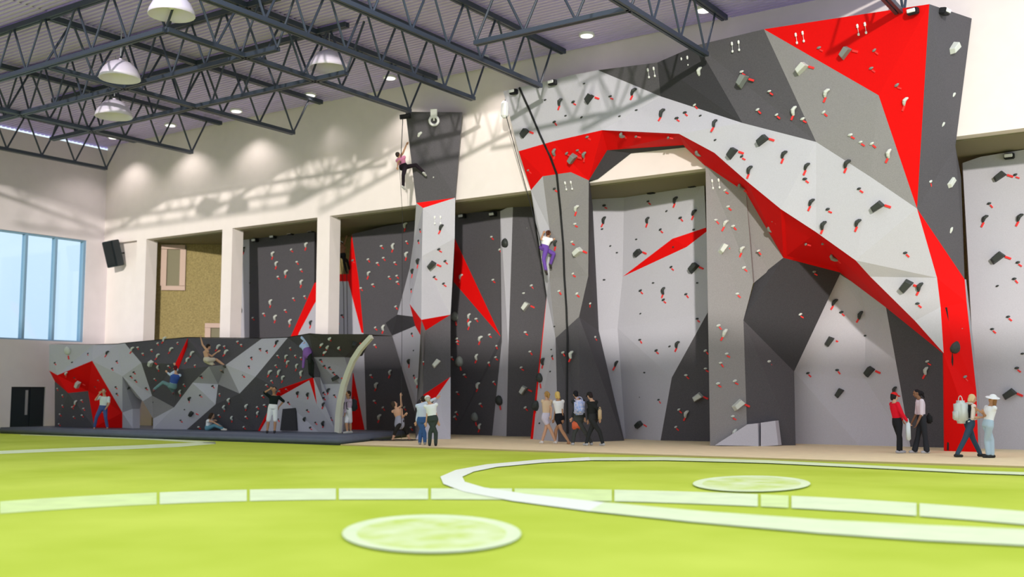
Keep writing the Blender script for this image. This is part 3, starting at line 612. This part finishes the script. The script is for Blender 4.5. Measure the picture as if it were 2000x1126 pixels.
def loft(bm, secs, seg=16):      # secs: (centre, side axis, front axis, half width, half depth)
    rings = [[bm.verts.new(c+s*w_*math.cos(2*math.pi*k/seg)+f*d_*math.sin(2*math.pi*k/seg)) for k in range(seg)] for c, s, f, w_, d_ in secs]
    for A, B in zip(rings, rings[1:]):
        for k in range(seg): bm.faces.new((A[k], A[(k+1) % seg], B[(k+1) % seg], B[k]))
    bm.faces.new(rings[0][::-1]); bm.faces.new(rings[-1])
def solid(name, bm, m, parent, vox=.016, dec=None, mats=None):
    bmesh.ops.recalc_face_normals(bm, faces=bm.faces[:]); me = bpy.data.meshes.new(name); bm.to_mesh(me); bm.free()
    t = bpy.data.objects.new('tmp', me); C.objects.link(t)
    md = t.modifiers.new('r', 'REMESH'); md.mode = 'VOXEL'; md.voxel_size = vox
    s_ = t.modifiers.new('s', 'SMOOTH'); s_.factor = .5; s_.iterations = 2
    if dec: q = t.modifiers.new('d', 'DECIMATE'); q.ratio = dec
    dg = bpy.context.evaluated_depsgraph_get(); dg.update(); nm = bpy.data.meshes.new_from_object(t.evaluated_get(dg)); nm.name = name
    bpy.data.objects.remove(t); nm.materials.clear(); nm.materials.append(m)
    if mats:
        for pos, rad, mm in mats:
            nm.materials.append(mm); i = len(nm.materials)-1
            for p in nm.polygons:
                if (p.center-pos).length < rad: p.material_index = i
    return obj(name, nm, None, parent, True)
SK = {'fair': (.62, .36, .24), 'tan': (.48, .26, .15), 'brown': (.26, .13, .075)}
EYE = cm((.02, .015, .012), .4); LIP = cm((.38, .12, .10), .5)
def person(label, px0, yfoot, z0=None, D=None, face=180, look=0, head=None, neck=None, pelvis=None, arms=None, legs=None, skin='fair', hair=(.03, .02, .015), hairlen=0,
           top=None, sleeve=1.0, bottom=None, leglen=1.0, shoes=None, cap_=None, vest=None, lean=0.0, torso_skin=False, tail=False, scale=1.0, waist=None, wide=1.0, lay=0.0, group=None):
    """every joint is read off the photograph; depth at each joint comes from true bone lengths (sign = toward -1 / away +1)"""
    if D is None: O = PZ(px0, yfoot, z0); D = (O-CP).dot(FH)
    else: d = ray(px0, yfoot); O = CP+d*(D/d.dot(FH))
    k = D/FPX*(1.0); S = scale
    def J(p, dep=0.0): return Vector(((p[0]-px0)*k, dep, (yfoot-p[1])*k))       # local: right, away, up
    def L2W(v): return O+RV*v.x+FH*v.y+ZV*v.z
    fa = R_(face); F3 = Vector((math.sin(fa), -math.cos(fa), 0)); A3 = Vector((math.cos(fa), math.sin(fa), 0))
    pel = J(pelvis, 0); nk = J(neck, lean); up = (nk-pel).normalized(); TL = (nk-pel).length
    A3 = (A3-up*A3.dot(up)).normalized(); Fr = up.cross(A3)
    if Fr.dot(F3) < 0: Fr = -Fr
    def bone(a, p, Lb, sg):
        q = J(p, a.y); r2 = (q-a).length
        if r2 < Lb: q.y += sg*math.sqrt(Lb*Lb-r2*r2)
        elif r2 > Lb*1.25: q = a+(q-a)*(Lb*1.25/r2)
        return q
    sh = [nk-up*.075*S-A3*.165*S*wide, nk-up*.075*S+A3*.165*S*wide]; hp = [pel-A3*.085*S, pel+A3*.085*S]
    AR = []; LG = []
    for i in (0, 1):
        e, h, s1, s2 = arms[i]; el = bone(sh[i], e, .285*S, s1); ha = bone(el, h, .25*S, s2); AR.append((sh[i], el, ha))
        kn, an, t1, t2 = legs[i]; K_ = bone(hp[i], kn, .42*S, t1); An = bone(K_, an, .41*S, t2)
        if z0 is not None and abs(An.z-.075) < .14 and not lay: An.z = .075
        LG.append((hp[i], K_, An))
    root = empty('person', O if z0 is not None else L2W(pel), label, 'person', group)
    W = L2W; d3 = lambda v: (RV*v.x+FH*v.y+ZV*v.z)
    Aw, Fw, Uw = d3(A3), d3(Fr), d3(up)
    body = bmesh.new()
    def torso(bm, g, lo=-.06, hi=1.0, wd=1.0):
        T = [(-.07, .135, .095), (0, .165, .11), (.14, .158, .105), (.30, .132, .09), (.48, .142, .10), (.70, .165, .115), (.84, .168, .105), (.93, .125, .075), (1.0, .062, .058)]
        loft(bm, [(W(pel+up*(t*TL)), Aw, Fw, (a_*S*wd+g), (b_*S+g)) for t, a_, b_ in T if lo <= t <= hi])
    torso(body, -.012, -.1)
    hd = J(head, nk.y); hdist = (hd-nk).length; tgt = .20*S
    if hdist < tgt: hd.y += math.sqrt(tgt*tgt-hdist*hdist)*(1 if Fr.y > 0 else -1)*.5
    hu = (hd-nk).normalized(); hu = (hu*.6+Vector((0, 0, .4))).normalized() if abs(look) < 1 else hu
    la = R_(face+look); hf = Vector((math.sin(la), -math.cos(la), 0)); hf = (hf-hu*hf.dot(hu)).normalized(); hs = hu.cross(hf)
    Hc = W(hd); Hf, Hs, Hu = d3(hf), d3(hs), d3(hu)
    cap(body, W(nk-up*.05), Hc-Hu*.06*S, .058*S, .052*S)
    ell(body, Hc+Hu*.015*S, .076*S, .094*S, .098*S, Hs, Hf, Hu); ell(body, Hc-Hu*.055*S+Hf*.018*S, .056*S, .072*S, .062*S, Hs, Hf, Hu)
    cap(body, Hc+Hf*.088*S+Hu*.01*S, Hc+Hf*.104*S-Hu*.022*S, .010*S, .016*S, 6)
    for s in (-1, 1): ell(body, Hc+Hs*s*.078*S-Hu*.005*S, .012*S, .022*S, .032*S, Hs, Hf, Hu)
    def foot(bm, An, g=0.0):
        fd = Fw if not lay else Fw
        A_ = W(An); dn = Vector((0, 0, -1)) if z0 is not None else (A_-W(An+Vector((0, 0, .1)))).normalized()
        fdir = (Fw-ZV*Fw.z).normalized() if z0 is not None else (Fw*.8-ZV*.45).normalized()
        cap(bm, A_+ZV*-.030*S-fdir*.045*S, A_-ZV*.040*S+fdir*.13*S, .036*S+g, .030*S+g, 10)
        cap(bm, A_, A_-ZV*.03*S, .038*S+g, .040*S+g)
    def hand(bm, el, ha):
        d = (ha-el).normalized(); s = d.cross(Fr); s = s.normalized() if s.length > .1 else Vector((1, 0, 0)); n_ = s.cross(d)
        dW, sW, nW = d3(d), d3(s), d3(n_); Wr = W(ha)
        cap(bm, Wr+dW*.01*S, Wr+dW*.075*S, .026*S, .036*S, 8, .55, sW)
        for j, (o, ln) in enumerate(((-.030, .062), (-.010, .075), (.010, .070), (.028, .055))):
            b0 = Wr+dW*.085*S+sW*o*S; b1 = b0+dW*ln*.55*S+nW*.010*S; b2 = b1+dW*ln*.40*S+nW*.028*S
            cap(bm, b0-dW*.02*S, b1, .0095*S, .009*S, 6); cap(bm, b1, b2, .009*S, .0075*S, 6)
        t0 = Wr+dW*.03*S-sW*.028*S; t1 = t0+dW*.035*S-sW*.028*S; cap(bm, t0, t1, .012*S, .010*S, 6); cap(bm, t1, t1+dW*.03*S+nW*.008*S, .010*S, .009*S, 6)
    for s_, e_, h_ in AR:
        cap(body, W(s_), W(e_), .050*S, .038*S); cap(body, W(e_), W(h_), .039*S, .026*S); ell(body, W(s_), .056*S, .056*S, .056*S, Aw, Fw, Uw); hand(body, e_, h_)
    for h_, k_, a_ in LG:
        cap(body, W(h_), W(k_), .082*S, .055*S); cap(body, W(k_), W(k_+(a_-k_)*.4), .054*S, .056*S); cap(body, W(k_+(a_-k_)*.35), W(a_), .056*S, .036*S); foot(body, a_)
    sk = cm(SK[skin], .6); ey = [(Hc+Hf*.085*S+Hs*s*.032*S+Hu*.012*S, .0135*S, EYE) for s in (-1, 1)]+[(Hc+Hf*.085*S-Hu*.050*S, .017*S, LIP)]
    solid('body', body, sk, root, .0085, .22, ey)
    # hair
    hb = bmesh.new(); ell(hb, Hc+Hu*.034*S-Hf*.022*S, .087*S, .094*S, .093*S, Hs, Hf, Hu); ell(hb, Hc-Hf*.050*S-Hu*.02*S, .074*S, .058*S, .08*S, Hs, Hf, Hu)
    if hairlen:
        cap(hb, Hc-Hf*.055*S-Hu*.03*S, Hc-Hf*.075*S-Hu*(.05+hairlen)*S, .070*S, .045*S)
        for s in (-1, 1): cap(hb, Hc+Hs*s*.070*S, Hc+Hs*s*.068*S-Hf*.02*S-Hu*min(hairlen+.05, .14)*S, .028*S, .022*S, 8)
    if tail: cap(hb, Hc-Hf*.10*S+Hu*.03*S, Hc-Hf*.15*S-Hu*.03*S, .05*S, .055*S); cap(hb, Hc-Hf*.14*S, Hc-Hf*.16*S-Hu*.16*S, .05*S, .02*S)
    solid('hair', hb, cm(hair, .7), root, .014)
    if cap_:
        cb = bmesh.new(); ell(cb, Hc+Hu*.058*S-Hf*.008*S, .096*S, .104*S, .082*S, Hs, Hf, Hu)
        if cap_[1] == 'brim': ell(cb, Hc+Hu*.045*S, .185*S, .195*S, .018*S, Hs, Hf, Hu)
        else: ell(cb, Hc+Hu*.045*S+Hf*.10*S, .065*S, .085*S, .014*S, Hs, Hf, Hu)
        solid('hat', cb, cm(cap_[0], .8), root, .014)
    if top:
        tb = bmesh.new(); torso(tb, .014, 0.0 if not waist else .12, .99)
        for s_, e_, h_ in AR:
            ell(tb, W(s_), .068*S, .068*S, .068*S, Aw, Fw, Uw)
            if sleeve > 0: cap(tb, W(s_), W(s_+(e_-s_)*min(1, sleeve*2)), .066*S, .056*S)
            if sleeve > .5: cap(tb, W(e_), W(e_+(h_-e_)*min(.92, (sleeve-.5)*2)), .054*S, .042*S)
        solid('shirt', tb, cm(top), root, .015)
    if vest:
        tb = bmesh.new(); torso(tb, .028, .25, .95); solid('vest', tb, cm(vest), root, .015)
    if bottom:
        pb = bmesh.new(); torso(pb, .018, -.1, .31)
        for h_, k_, a_ in LG:
            if leglen <= .5: cap(pb, W(h_), W(h_+(k_-h_)*leglen*2), .100*S, .088*S)
            else:
                cap(pb, W(h_), W(k_), .100*S, .070*S); e2 = k_+(a_-k_)*min(.95, (leglen-.5)*2); cap(pb, W(k_), W(e2), .069*S, (.058 if wide <= 1.05 else .085)*S)
        solid('trousers' if leglen > .5 else 'shorts', pb, cm(bottom), root, .015)
    if shoes:
        for h_, k_, a_ in LG:
            sb = bmesh.new(); foot(sb, a_, .010); solid('shoe', sb, cm(shoes), root, .013)
    return root, dict(W=W, Aw=Aw, Fw=Fw, Uw=Uw, nk=W(nk), pel=W(pel), hand=[W(a[2]) for a in AR], O=O, S=S, D=D)
MT = .26
def hitD(x, y, gap): h = surf_hit(x, y); return (h[0]-CP).dot(FH)-gap
P1 = person('person in a white T-shirt and blue jeans standing on the mat before the red facets', 199.5, 837, z0=MT, face=20, head=(201,765), neck=(202,773), pelvis=(199.5,799),
   arms=[((190,781),(197,770),-1,-1), ((212,789),(205,800),-1,-1)], legs=[((192,815),(188.5,834),-1,1), ((209,815),(212,834),-1,1)], top=(.75,.82,.80), sleeve=.35, bottom=(.07,.11,.28), hair=(.16,.08,.04))
P2 = person('climber in a white and blue top with teal trousers hanging below the red blade', 338, 740, D=hitD(345,742,.45), face=200, head=(344,719), neck=(346,728), pelvis=(337,755), lean=-.15,
   arms=[((329,733),(326,727),1,1), ((346,722),(340,713),1,1)], legs=[((316,745),(301,760),1,1), ((325,752),(330,765),1,1)], top=(.60,.72,.90), sleeve=.9, vest=(.05,.10,.38), bottom=(.16,.28,.30), hair=(.12,.015,.02), shoes=(.25,.12,.14), skin='fair', scale=.95)
P3 = person('shirtless climber in pale shorts hanging near the top edge of the low wall', 405, 690, D=hitD(406,690,.55), face=130, head=(405.5,677), neck=(402,683), pelvis=(404,703),
   arms=[((396,672),(393.5,661),1,1), ((412,695),(422,687),1,1)], legs=[((419,701),(436,713),1,1), ((417,713),(429,723),1,1)], bottom=(.66,.58,.48), leglen=.35, skin='fair', scale=.95, shoes=(.1,.09,.08))
P4 = person('person in a white top and teal trousers sitting on the mat hugging outstretched legs', 412, 840, z0=MT, face=90, lay=1, head=(414,812), neck=(409.5,818), pelvis=(406,836), lean=0,
   arms=[((420,823),(431,829),-1,-1), ((421,821),(433,828),1,1)], legs=[((423,830),(439,836),-1,0), ((422,829),(441,837),1,0)], top=(.85,.86,.88), sleeve=.1, bottom=(.13,.30,.38), hair=(.05,.03,.02), shoes=(.75,.70,.62), hairlen=.06)
P5 = person('man in black top and white shorts standing on the mat shading his eyes', 531, 845.5, z0=MT, face=10, head=(534,762), neck=(534,771), pelvis=(532,797),
   arms=[((518,767),(529,761),-1,-1), ((550,784),(541,795),1,-1)], legs=[((524,821),(522,843),-1,0), ((537,821),(536,843),-1,0)], top=(.012,.02,.018), sleeve=.5, bottom=(.82,.84,.86), leglen=.48, hair=(.05,.03,.02), shoes=(.04,.04,.045), skin='tan')
P6 = person('climber in pale blue with a purple wrap and black trousers hanging from the canopy edge', 600, 700, D=hitD(606,700,.35), face=170, head=(594,664), neck=(594,669), pelvis=(601,690), lean=0,
   arms=[((589,659),(591,654),1,1), ((600,660),(601,653),1,1)], legs=[((607,708),(606,727),-1,1), ((609,708),(609,731),1,1)], top=(.50,.62,.95), sleeve=.8, vest=None, bottom=(.02,.025,.02), hair=(.10,.06,.03), shoes=(.02,.02,.02))
P7 = person('person with lilac sleeves, white shorts and a backpack behind the curved post', 680, 846, z0=MT, face=-60, head=(679.5,770), neck=(680,778), pelvis=(680,804),
   arms=[((675,793),(674,806),-1,-1), ((684,793),(680,806),1,-1)], legs=[((677,825),(679,843),-1,0), ((683,825),(684,841),1,0)], top=(.50,.40,.52), sleeve=.95, bottom=(.72,.72,.75), leglen=.45, skin='tan', shoes=(.5,.48,.45))
P8 = person('shirtless person in black three-quarter trousers reaching up beside a coil of rope', 783, 860, z0=.04, face=160, look=-60, head=(769,790), neck=(774,798), pelvis=(780,824),
   arms=[((786,815),(792,810),-1,-1), ((790,789),(781.5,774),1,1)], legs=[((774,840),(769,857),-1,0), ((791,840),(798,858),1,0)], bottom=(.022,.02,.018), leglen=.75, hair=(.05,.035,.025), skin='fair', hairlen=.03)
P9 = person('person in a pale blue shirt and blue jeans pointing up at the tower', 825, 868, z0=.04, face=185, head=(825.5,781), neck=(824,789), pelvis=(824,824),
   arms=[((813,808),(813,823),-1,-1), ((847,783),(860,773),1,1)], legs=[((821,846),(820,866),0,0), ((829,846),(830,866),0,0)], top=(.62,.70,.86), sleeve=.95, bottom=(.05,.12,.30), hair=(.03,.02,.015), shoes=(.3,.3,.3))
P10 = person('man in a white shirt, white cap and dark grey trousers seen from behind', 845, 870.5, z0=.04, face=180, head=(835,781), neck=(840,788), pelvis=(845,821),
   arms=[((832,808),(832,826),-1,-1), ((856,808),(856,826),-1,-1)], legs=[((840,845),(839,868),0,0), ((851,845),(851,868),0,0)], top=(.86,.88,.93), sleeve=.5, bottom=(.045,.06,.055), hair=(.5,.45,.4), cap_=((.85,.85,.85),'peak'), shoes=(.03,.03,.03), wide=1.05)
P11 = person('climber in a pink top and black trousers hanging off the left edge of the tower', 785, 330, D=(PY(792,300,29.95)-CP).dot(FH)-.1, face=150, head=(777,301), neck=(781,306), pelvis=(788,326),
   arms=[((778,317),(778,328),-1,-1), ((790,291),(795,275),1,1)], legs=[((789,345),(788,365),-1,1), ((812,321),(828,335),1,1)], top=(.62,.22,.38), sleeve=.3, bottom=(.018,.012,.018), hair=(.04,.03,.025), shoes=(.5,.5,.5), skin='tan')
P12 = person('climber in a white T-shirt and purple trousers on the left leg of the arch', 1068, 500, D=hitD(1071,490,.38), face=160, head=(1071.5,455), neck=(1070,461), pelvis=(1062.5,484),
   arms=[((1056,467),(1061,455),1,1), ((1089,470),(1098,456),1,1)], legs=[((1061.5,507),(1066,530),-1,1), ((1082,495),(1075,515),1,1)], top=(.86,.85,.86), sleeve=.4, bottom=(.15,.07,.36), hair=(.10,.035,.02), shoes=(.06,.05,.05), skin='tan', tail=True)
P13 = person('climber in black trousers roped high beside the red A shape behind the square column', 669, 500, D=(PR(669,500)-CP).dot(FH)-.6, face=170, head=(666,475), neck=(667,481), pelvis=(669,499),
   arms=[((661,470),(663,462),1,1), ((674,474),(675,464),1,1)], legs=[((671,512),(674,526),1,1), ((677,508),(679,520),1,1)], bottom=(.012,.014,.016), hair=(.02,.02,.03), skin='brown', cap_=((.75,.78,.85),'peak'), scale=.85, shoes=(.02,.02,.02), top=(.25,.12,.07), sleeve=.2)
P14 = person('person with tied blonde hair in a beige top and lilac shorts walking', 1069, 866, z0=.04, face=205, head=(1068,772), neck=(1068.5,780), pelvis=(1067.5,817),
   arms=[((1061.5,800),(1067,812),-1,-1), ((1077,797),(1076,811),1,-1)], legs=[((1065.5,840),(1058.5,863),0,0), ((1076,840),(1085,863),0,0)], top=(.70,.52,.36), sleeve=.1, bottom=(.62,.58,.72), leglen=.2, hair=(.42,.24,.08), tail=True, shoes=(.75,.7,.68), wide=.9)
P15 = person('person with a blonde bob, white vest top and black shorts walking with one foot lifted', 1090, 866, z0=.04, face=200, head=(1089,772.5), neck=(1091,781), pelvis=(1093.5,818),
   arms=[((1084,803),(1082.5,818),-1,-1), ((1100,803),(1099,818),1,-1)], legs=[((1086,840),(1084,863),0,0), ((1096,839),(1110,856),-1,-1)], top=(.88,.88,.9), sleeve=0, bottom=(.015,.015,.02), leglen=.22, hair=(.72,.50,.16), hairlen=.06, skin='tan', wide=.9)
P16 = person('dark-haired person in a dark jacket wearing a patterned backpack', 1133, 869, z0=.04, face=190, head=(1125.5,771), neck=(1129,780), pelvis=(1131.5,819),
   arms=[((1117,803),(1116,822),-1,-1), ((1144,803),(1143,820),1,-1)], legs=[((1122,845),(1119,867),0,0), ((1142,842),(1155,866),-1,-1)], top=(.03,.035,.04), sleeve=.95, bottom=(.06,.065,.062), hair=(.015,.015,.02), shoes=(.5,.5,.52))
P17 = person('person in a black jacket and trousers with a dark cap striding along the tan floor', 1160, 870, z0=.04, face=215, head=(1153,774), neck=(1157,782), pelvis=(1159,819),
   arms=[((1147,803),(1150,820),-1,-1), ((1170,800),(1171,817),1,-1)], legs=[((1152,845),(1145.5,867),0,0), ((1171,843),(1177,867),0,0)], top=(.02,.022,.022), sleeve=.95, bottom=(.03,.032,.033), hair=(.03,.02,.02), cap_=((.02,.02,.02),'peak'), shoes=(.5,.5,.52))
P18 = person('person in a red jacket and red cap facing the arch corner', 1756, 884.5, z0=.04, face=100, head=(1752.5,776), neck=(1750,785), pelvis=(1755,829),
   arms=[((1758,808),(1769,824),-1,-1), ((1760,808),(1770,823),1,1)], legs=[((1755,856),(1753,882),0,0), ((1761,856),(1761,882),0,0)], top=(.75,.01,.03), sleeve=.9, bottom=(.018,.018,.022), hair=(.02,.015,.015), hairlen=.03, cap_=((.70,.02,.02),'peak'), shoes=(.4,.38,.42))
P19 = person('dark-haired person in a pale pink shirt and wide dark trousers facing left', 1800, 884.5, z0=.04, face=-95, head=(1796.5,770), neck=(1800,779), pelvis=(1803,822),
   arms=[((1797,812),(1787,827),-1,-1), ((1798,812),(1789,827),1,1)], legs=[((1796,854),(1789,882),0,0), ((1806,854),(1808,882),0,0)], top=(.78,.68,.78), sleeve=.5, bottom=(.03,.032,.04), hair=(.015,.012,.015), tail=True, skin='brown', shoes=(.5,.48,.52), wide=1.06)
P20 = person('blonde person in a black vest and dark jeans with a pale backpack, hugging the other', 1894, 892, z0=.04, face=95, head=(1906,780), neck=(1900,789), pelvis=(1896,830),
   arms=[((1898,816),(1914,815),-1,-1), ((1908,804),(1922,806),1,1)], legs=[((1883,858),(1867,889),-1,0), ((1907,858),(1920,889),1,0)], top=(.80,.70,.64), sleeve=.5, vest=(.012,.012,.014), bottom=(.04,.075,.12), hair=(.75,.55,.30), hairlen=.05, shoes=(.03,.03,.03))
P21 = person('long-haired person in a white hat, white top and pale jeans leaning back', 1936, 894, z0=.04, face=-80, head=(1941,781), neck=(1940,792), pelvis=(1932,832),
   arms=[((1927,813),(1919,806),-1,-1), ((1930,813),(1921,803),1,1)], legs=[((1941,860),(1941,890),0,0), ((1932,860),(1934,890),1,0)], top=(.84,.86,.90), sleeve=.3, bottom=(.42,.55,.66), hair=(.30,.15,.06), hairlen=.16, cap_=((.88,.88,.90),'brim'), shoes=(.03,.03,.03), skin='tan')
# ------------------------------------------------------------------ bags carried by people
def bag(P, where, wd, dp, ht, m, label, cat, name, turn=0, extra=None):
    d = P[1]; r = empty(name, where, label, cat); bm = bmesh.new(); box(bm, (-wd/2, -dp/2, -ht/2), (wd/2, dp/2, ht/2)); bmesh.ops.bevel(bm, geom=bm.edges[:], offset=min(wd, dp, ht)*.28, segments=3, affect='EDGES')
    A_ = d['Aw']; F_ = Vector((-A_.y, A_.x, 0)).normalized()
    for v in bm.verts: v.co = where+A_*v.co.x+F_*v.co.y+ZV*v.co.z
    obj('bag_body', bm, m, r, True); bm = bmesh.new()
    pts = [where+A_*(wd*.3*math.cos(t))+ZV*(ht/2+abs(math.sin(t))*ht*.22-.01) for t in [math.pi*k/6 for k in range(7)]]; tube(bm, pts, .012, 6); obj('handle', bm, m, r)
    if cat == 'backpack':
        bm = bmesh.new(); c = where-d['Fw']*(dp/2); box(bm, (-wd*.34, -.03, -ht*.36), (wd*.34, .03, ht*.02)); bmesh.ops.bevel(bm, geom=bm.edges[:], offset=.02, segments=2, affect='EDGES')
        for v in bm.verts: v.co = c+A_*v.co.x+F_*v.co.y+ZV*v.co.z
        obj('front_pocket', bm, m, r, True)
        for s in (-1, 1):
            bm = bmesh.new(); sh_ = d['nk']-ZV*.05+A_*.1*s
            tube(bm, [where+A_*.09*s+ZV*ht*.42+d['Fw']*dp*.4, sh_+ZV*.045, sh_+d['Fw']*.13-ZV*.12, d['nk']+d['Fw']*.12-ZV*.38+A_*.14*s, where+A_*.12*s-ZV*ht*.4+d['Fw']*dp*.4], .016, 6); obj('strap', bm, m, r)
    return r
pat = mat('blue white pink pattern', (.16, .34, .80), .7, noise=.1, scale=16, col2=(.85, .78, .88)); 
bag(P16, P16[1]['nk']-ZV*.27-P16[1]['Fw']*.22, .34, .20, .48, pat, 'blue, white and pink patterned backpack worn by the dark-haired walker', 'backpack', 'backpack')
bag(P20, P20[1]['nk']-ZV*.25-P20[1]['Fw']*.28, .36, .30, .60, cm((.68,.72,.70)), 'pale grey backpack on the blonde person in the black vest', 'backpack', 'backpack')
bag(P7, P7[1]['nk']-ZV*.25-P7[1]['Fw']*.20, .30, .18, .44, cm((.03,.035,.04)), 'dark backpack on the person behind the curved post', 'backpack', 'backpack')
bag(P16, P16[1]['hand'][0]+RV*.16-ZV*.24-FH*.05, .33, .12, .26, cm((.72,.15,.07)), 'orange red handbag held by the person with the patterned backpack', 'bag', 'handbag')
bag(P17, P17[1]['hand'][1]+ZV*.12-FH*.1, .12, .10, .34, cm((.62,.46,.28)), 'small tan bag carried by the striding person in black', 'bag', 'handbag')
bag(P18, P18[1]['hand'][0]-ZV*.26, .14, .10, .50, cm((.74,.80,.84)), 'long white carrier bag hanging from the hand of the person in red', 'bag', 'carrier_bag')
bag(P19, P19[1]['pel']+RV*.20+ZV*.04, .26, .14, .24, cm((.02,.02,.022)), 'black handbag behind the person in the pale pink shirt', 'bag', 'handbag')
# climber's purple wrap
d = P6[1]; wb = bmesh.new(); cap(wb, d['pel']+ZV*.12-RV*.02, d['pel']-ZV*.02, .17, .19); cap(wb, d['pel']-RV*.13-ZV*.02, d['pel']-RV*.16-ZV*.50, .06, .05); solid('waist_wrap', wb, cm((.26,.12,.42)), P6[0], .02)
d = P8[1]; wb = bmesh.new(); cap(wb, d['pel']+ZV*.10, d['pel']-ZV*.10, .165, .185); solid('waist_wrap', wb, cm((.34,.34,.42)), P8[0], .02)
# ------------------------------------------------------------------ ropes
def rope(pts, rad, label, m='black', name='climbing_rope'):
    bm = bmesh.new(); tube(bm, pts, rad, 6); return tag(obj(name, bm, M[m]), label, 'rope')
pr = P11[1]['pel']; a_ = PY(787, 227, 29.75)
rope([a_, pr+Vector((0, -.16, .1))], .014, 'thin dark rope from the tower top arm to the climber in pink')
rope([pr+Vector((-.05, -.16, 0)), PY(786, 420, 30.2), PZ(784, 852, .3)+Vector((0, 0, 0)), PZ(784, 856, .06)], .008, 'slack dark rope hanging from the climber in pink to the floor')
pr = P12[1]['pel']; a_ = PY(988, 224, 30.5)
rope([a_, pr+Vector((-.1, -.2, .5)), pr+Vector((0, -.16, .05))], .016, 'thin dark rope from the arch shoulder capsule to the climber in white and purple')
pr = P13[1]['pel']; rope([pr+Vector((0, -.15, 0)), PR(671, 560, -.4), PR(672, 655, -.6)], .014, 'pair of dark ropes below the climber beside the red A shape')
rope([PR(677, 525, -.4), PR(678, 590, -.4), PR(679, 655, -.6)], .014, 'right hand dark rope hanging over the white part of the A shape')
pts = []; c0 = PZ(777, 859, .06)
for k in range(90):
    t = k*.42; q = .35+.25*math.sin(k*.37); pts.append(c0+RV*(math.cos(t)*q*1.5-.1)+FH*(math.sin(t)*q*.55)+ZV*(.012+.01*math.sin(k*1.7)))
rope(pts, .014, 'loose coil of dark rope around the feet of the shirtless reaching person')
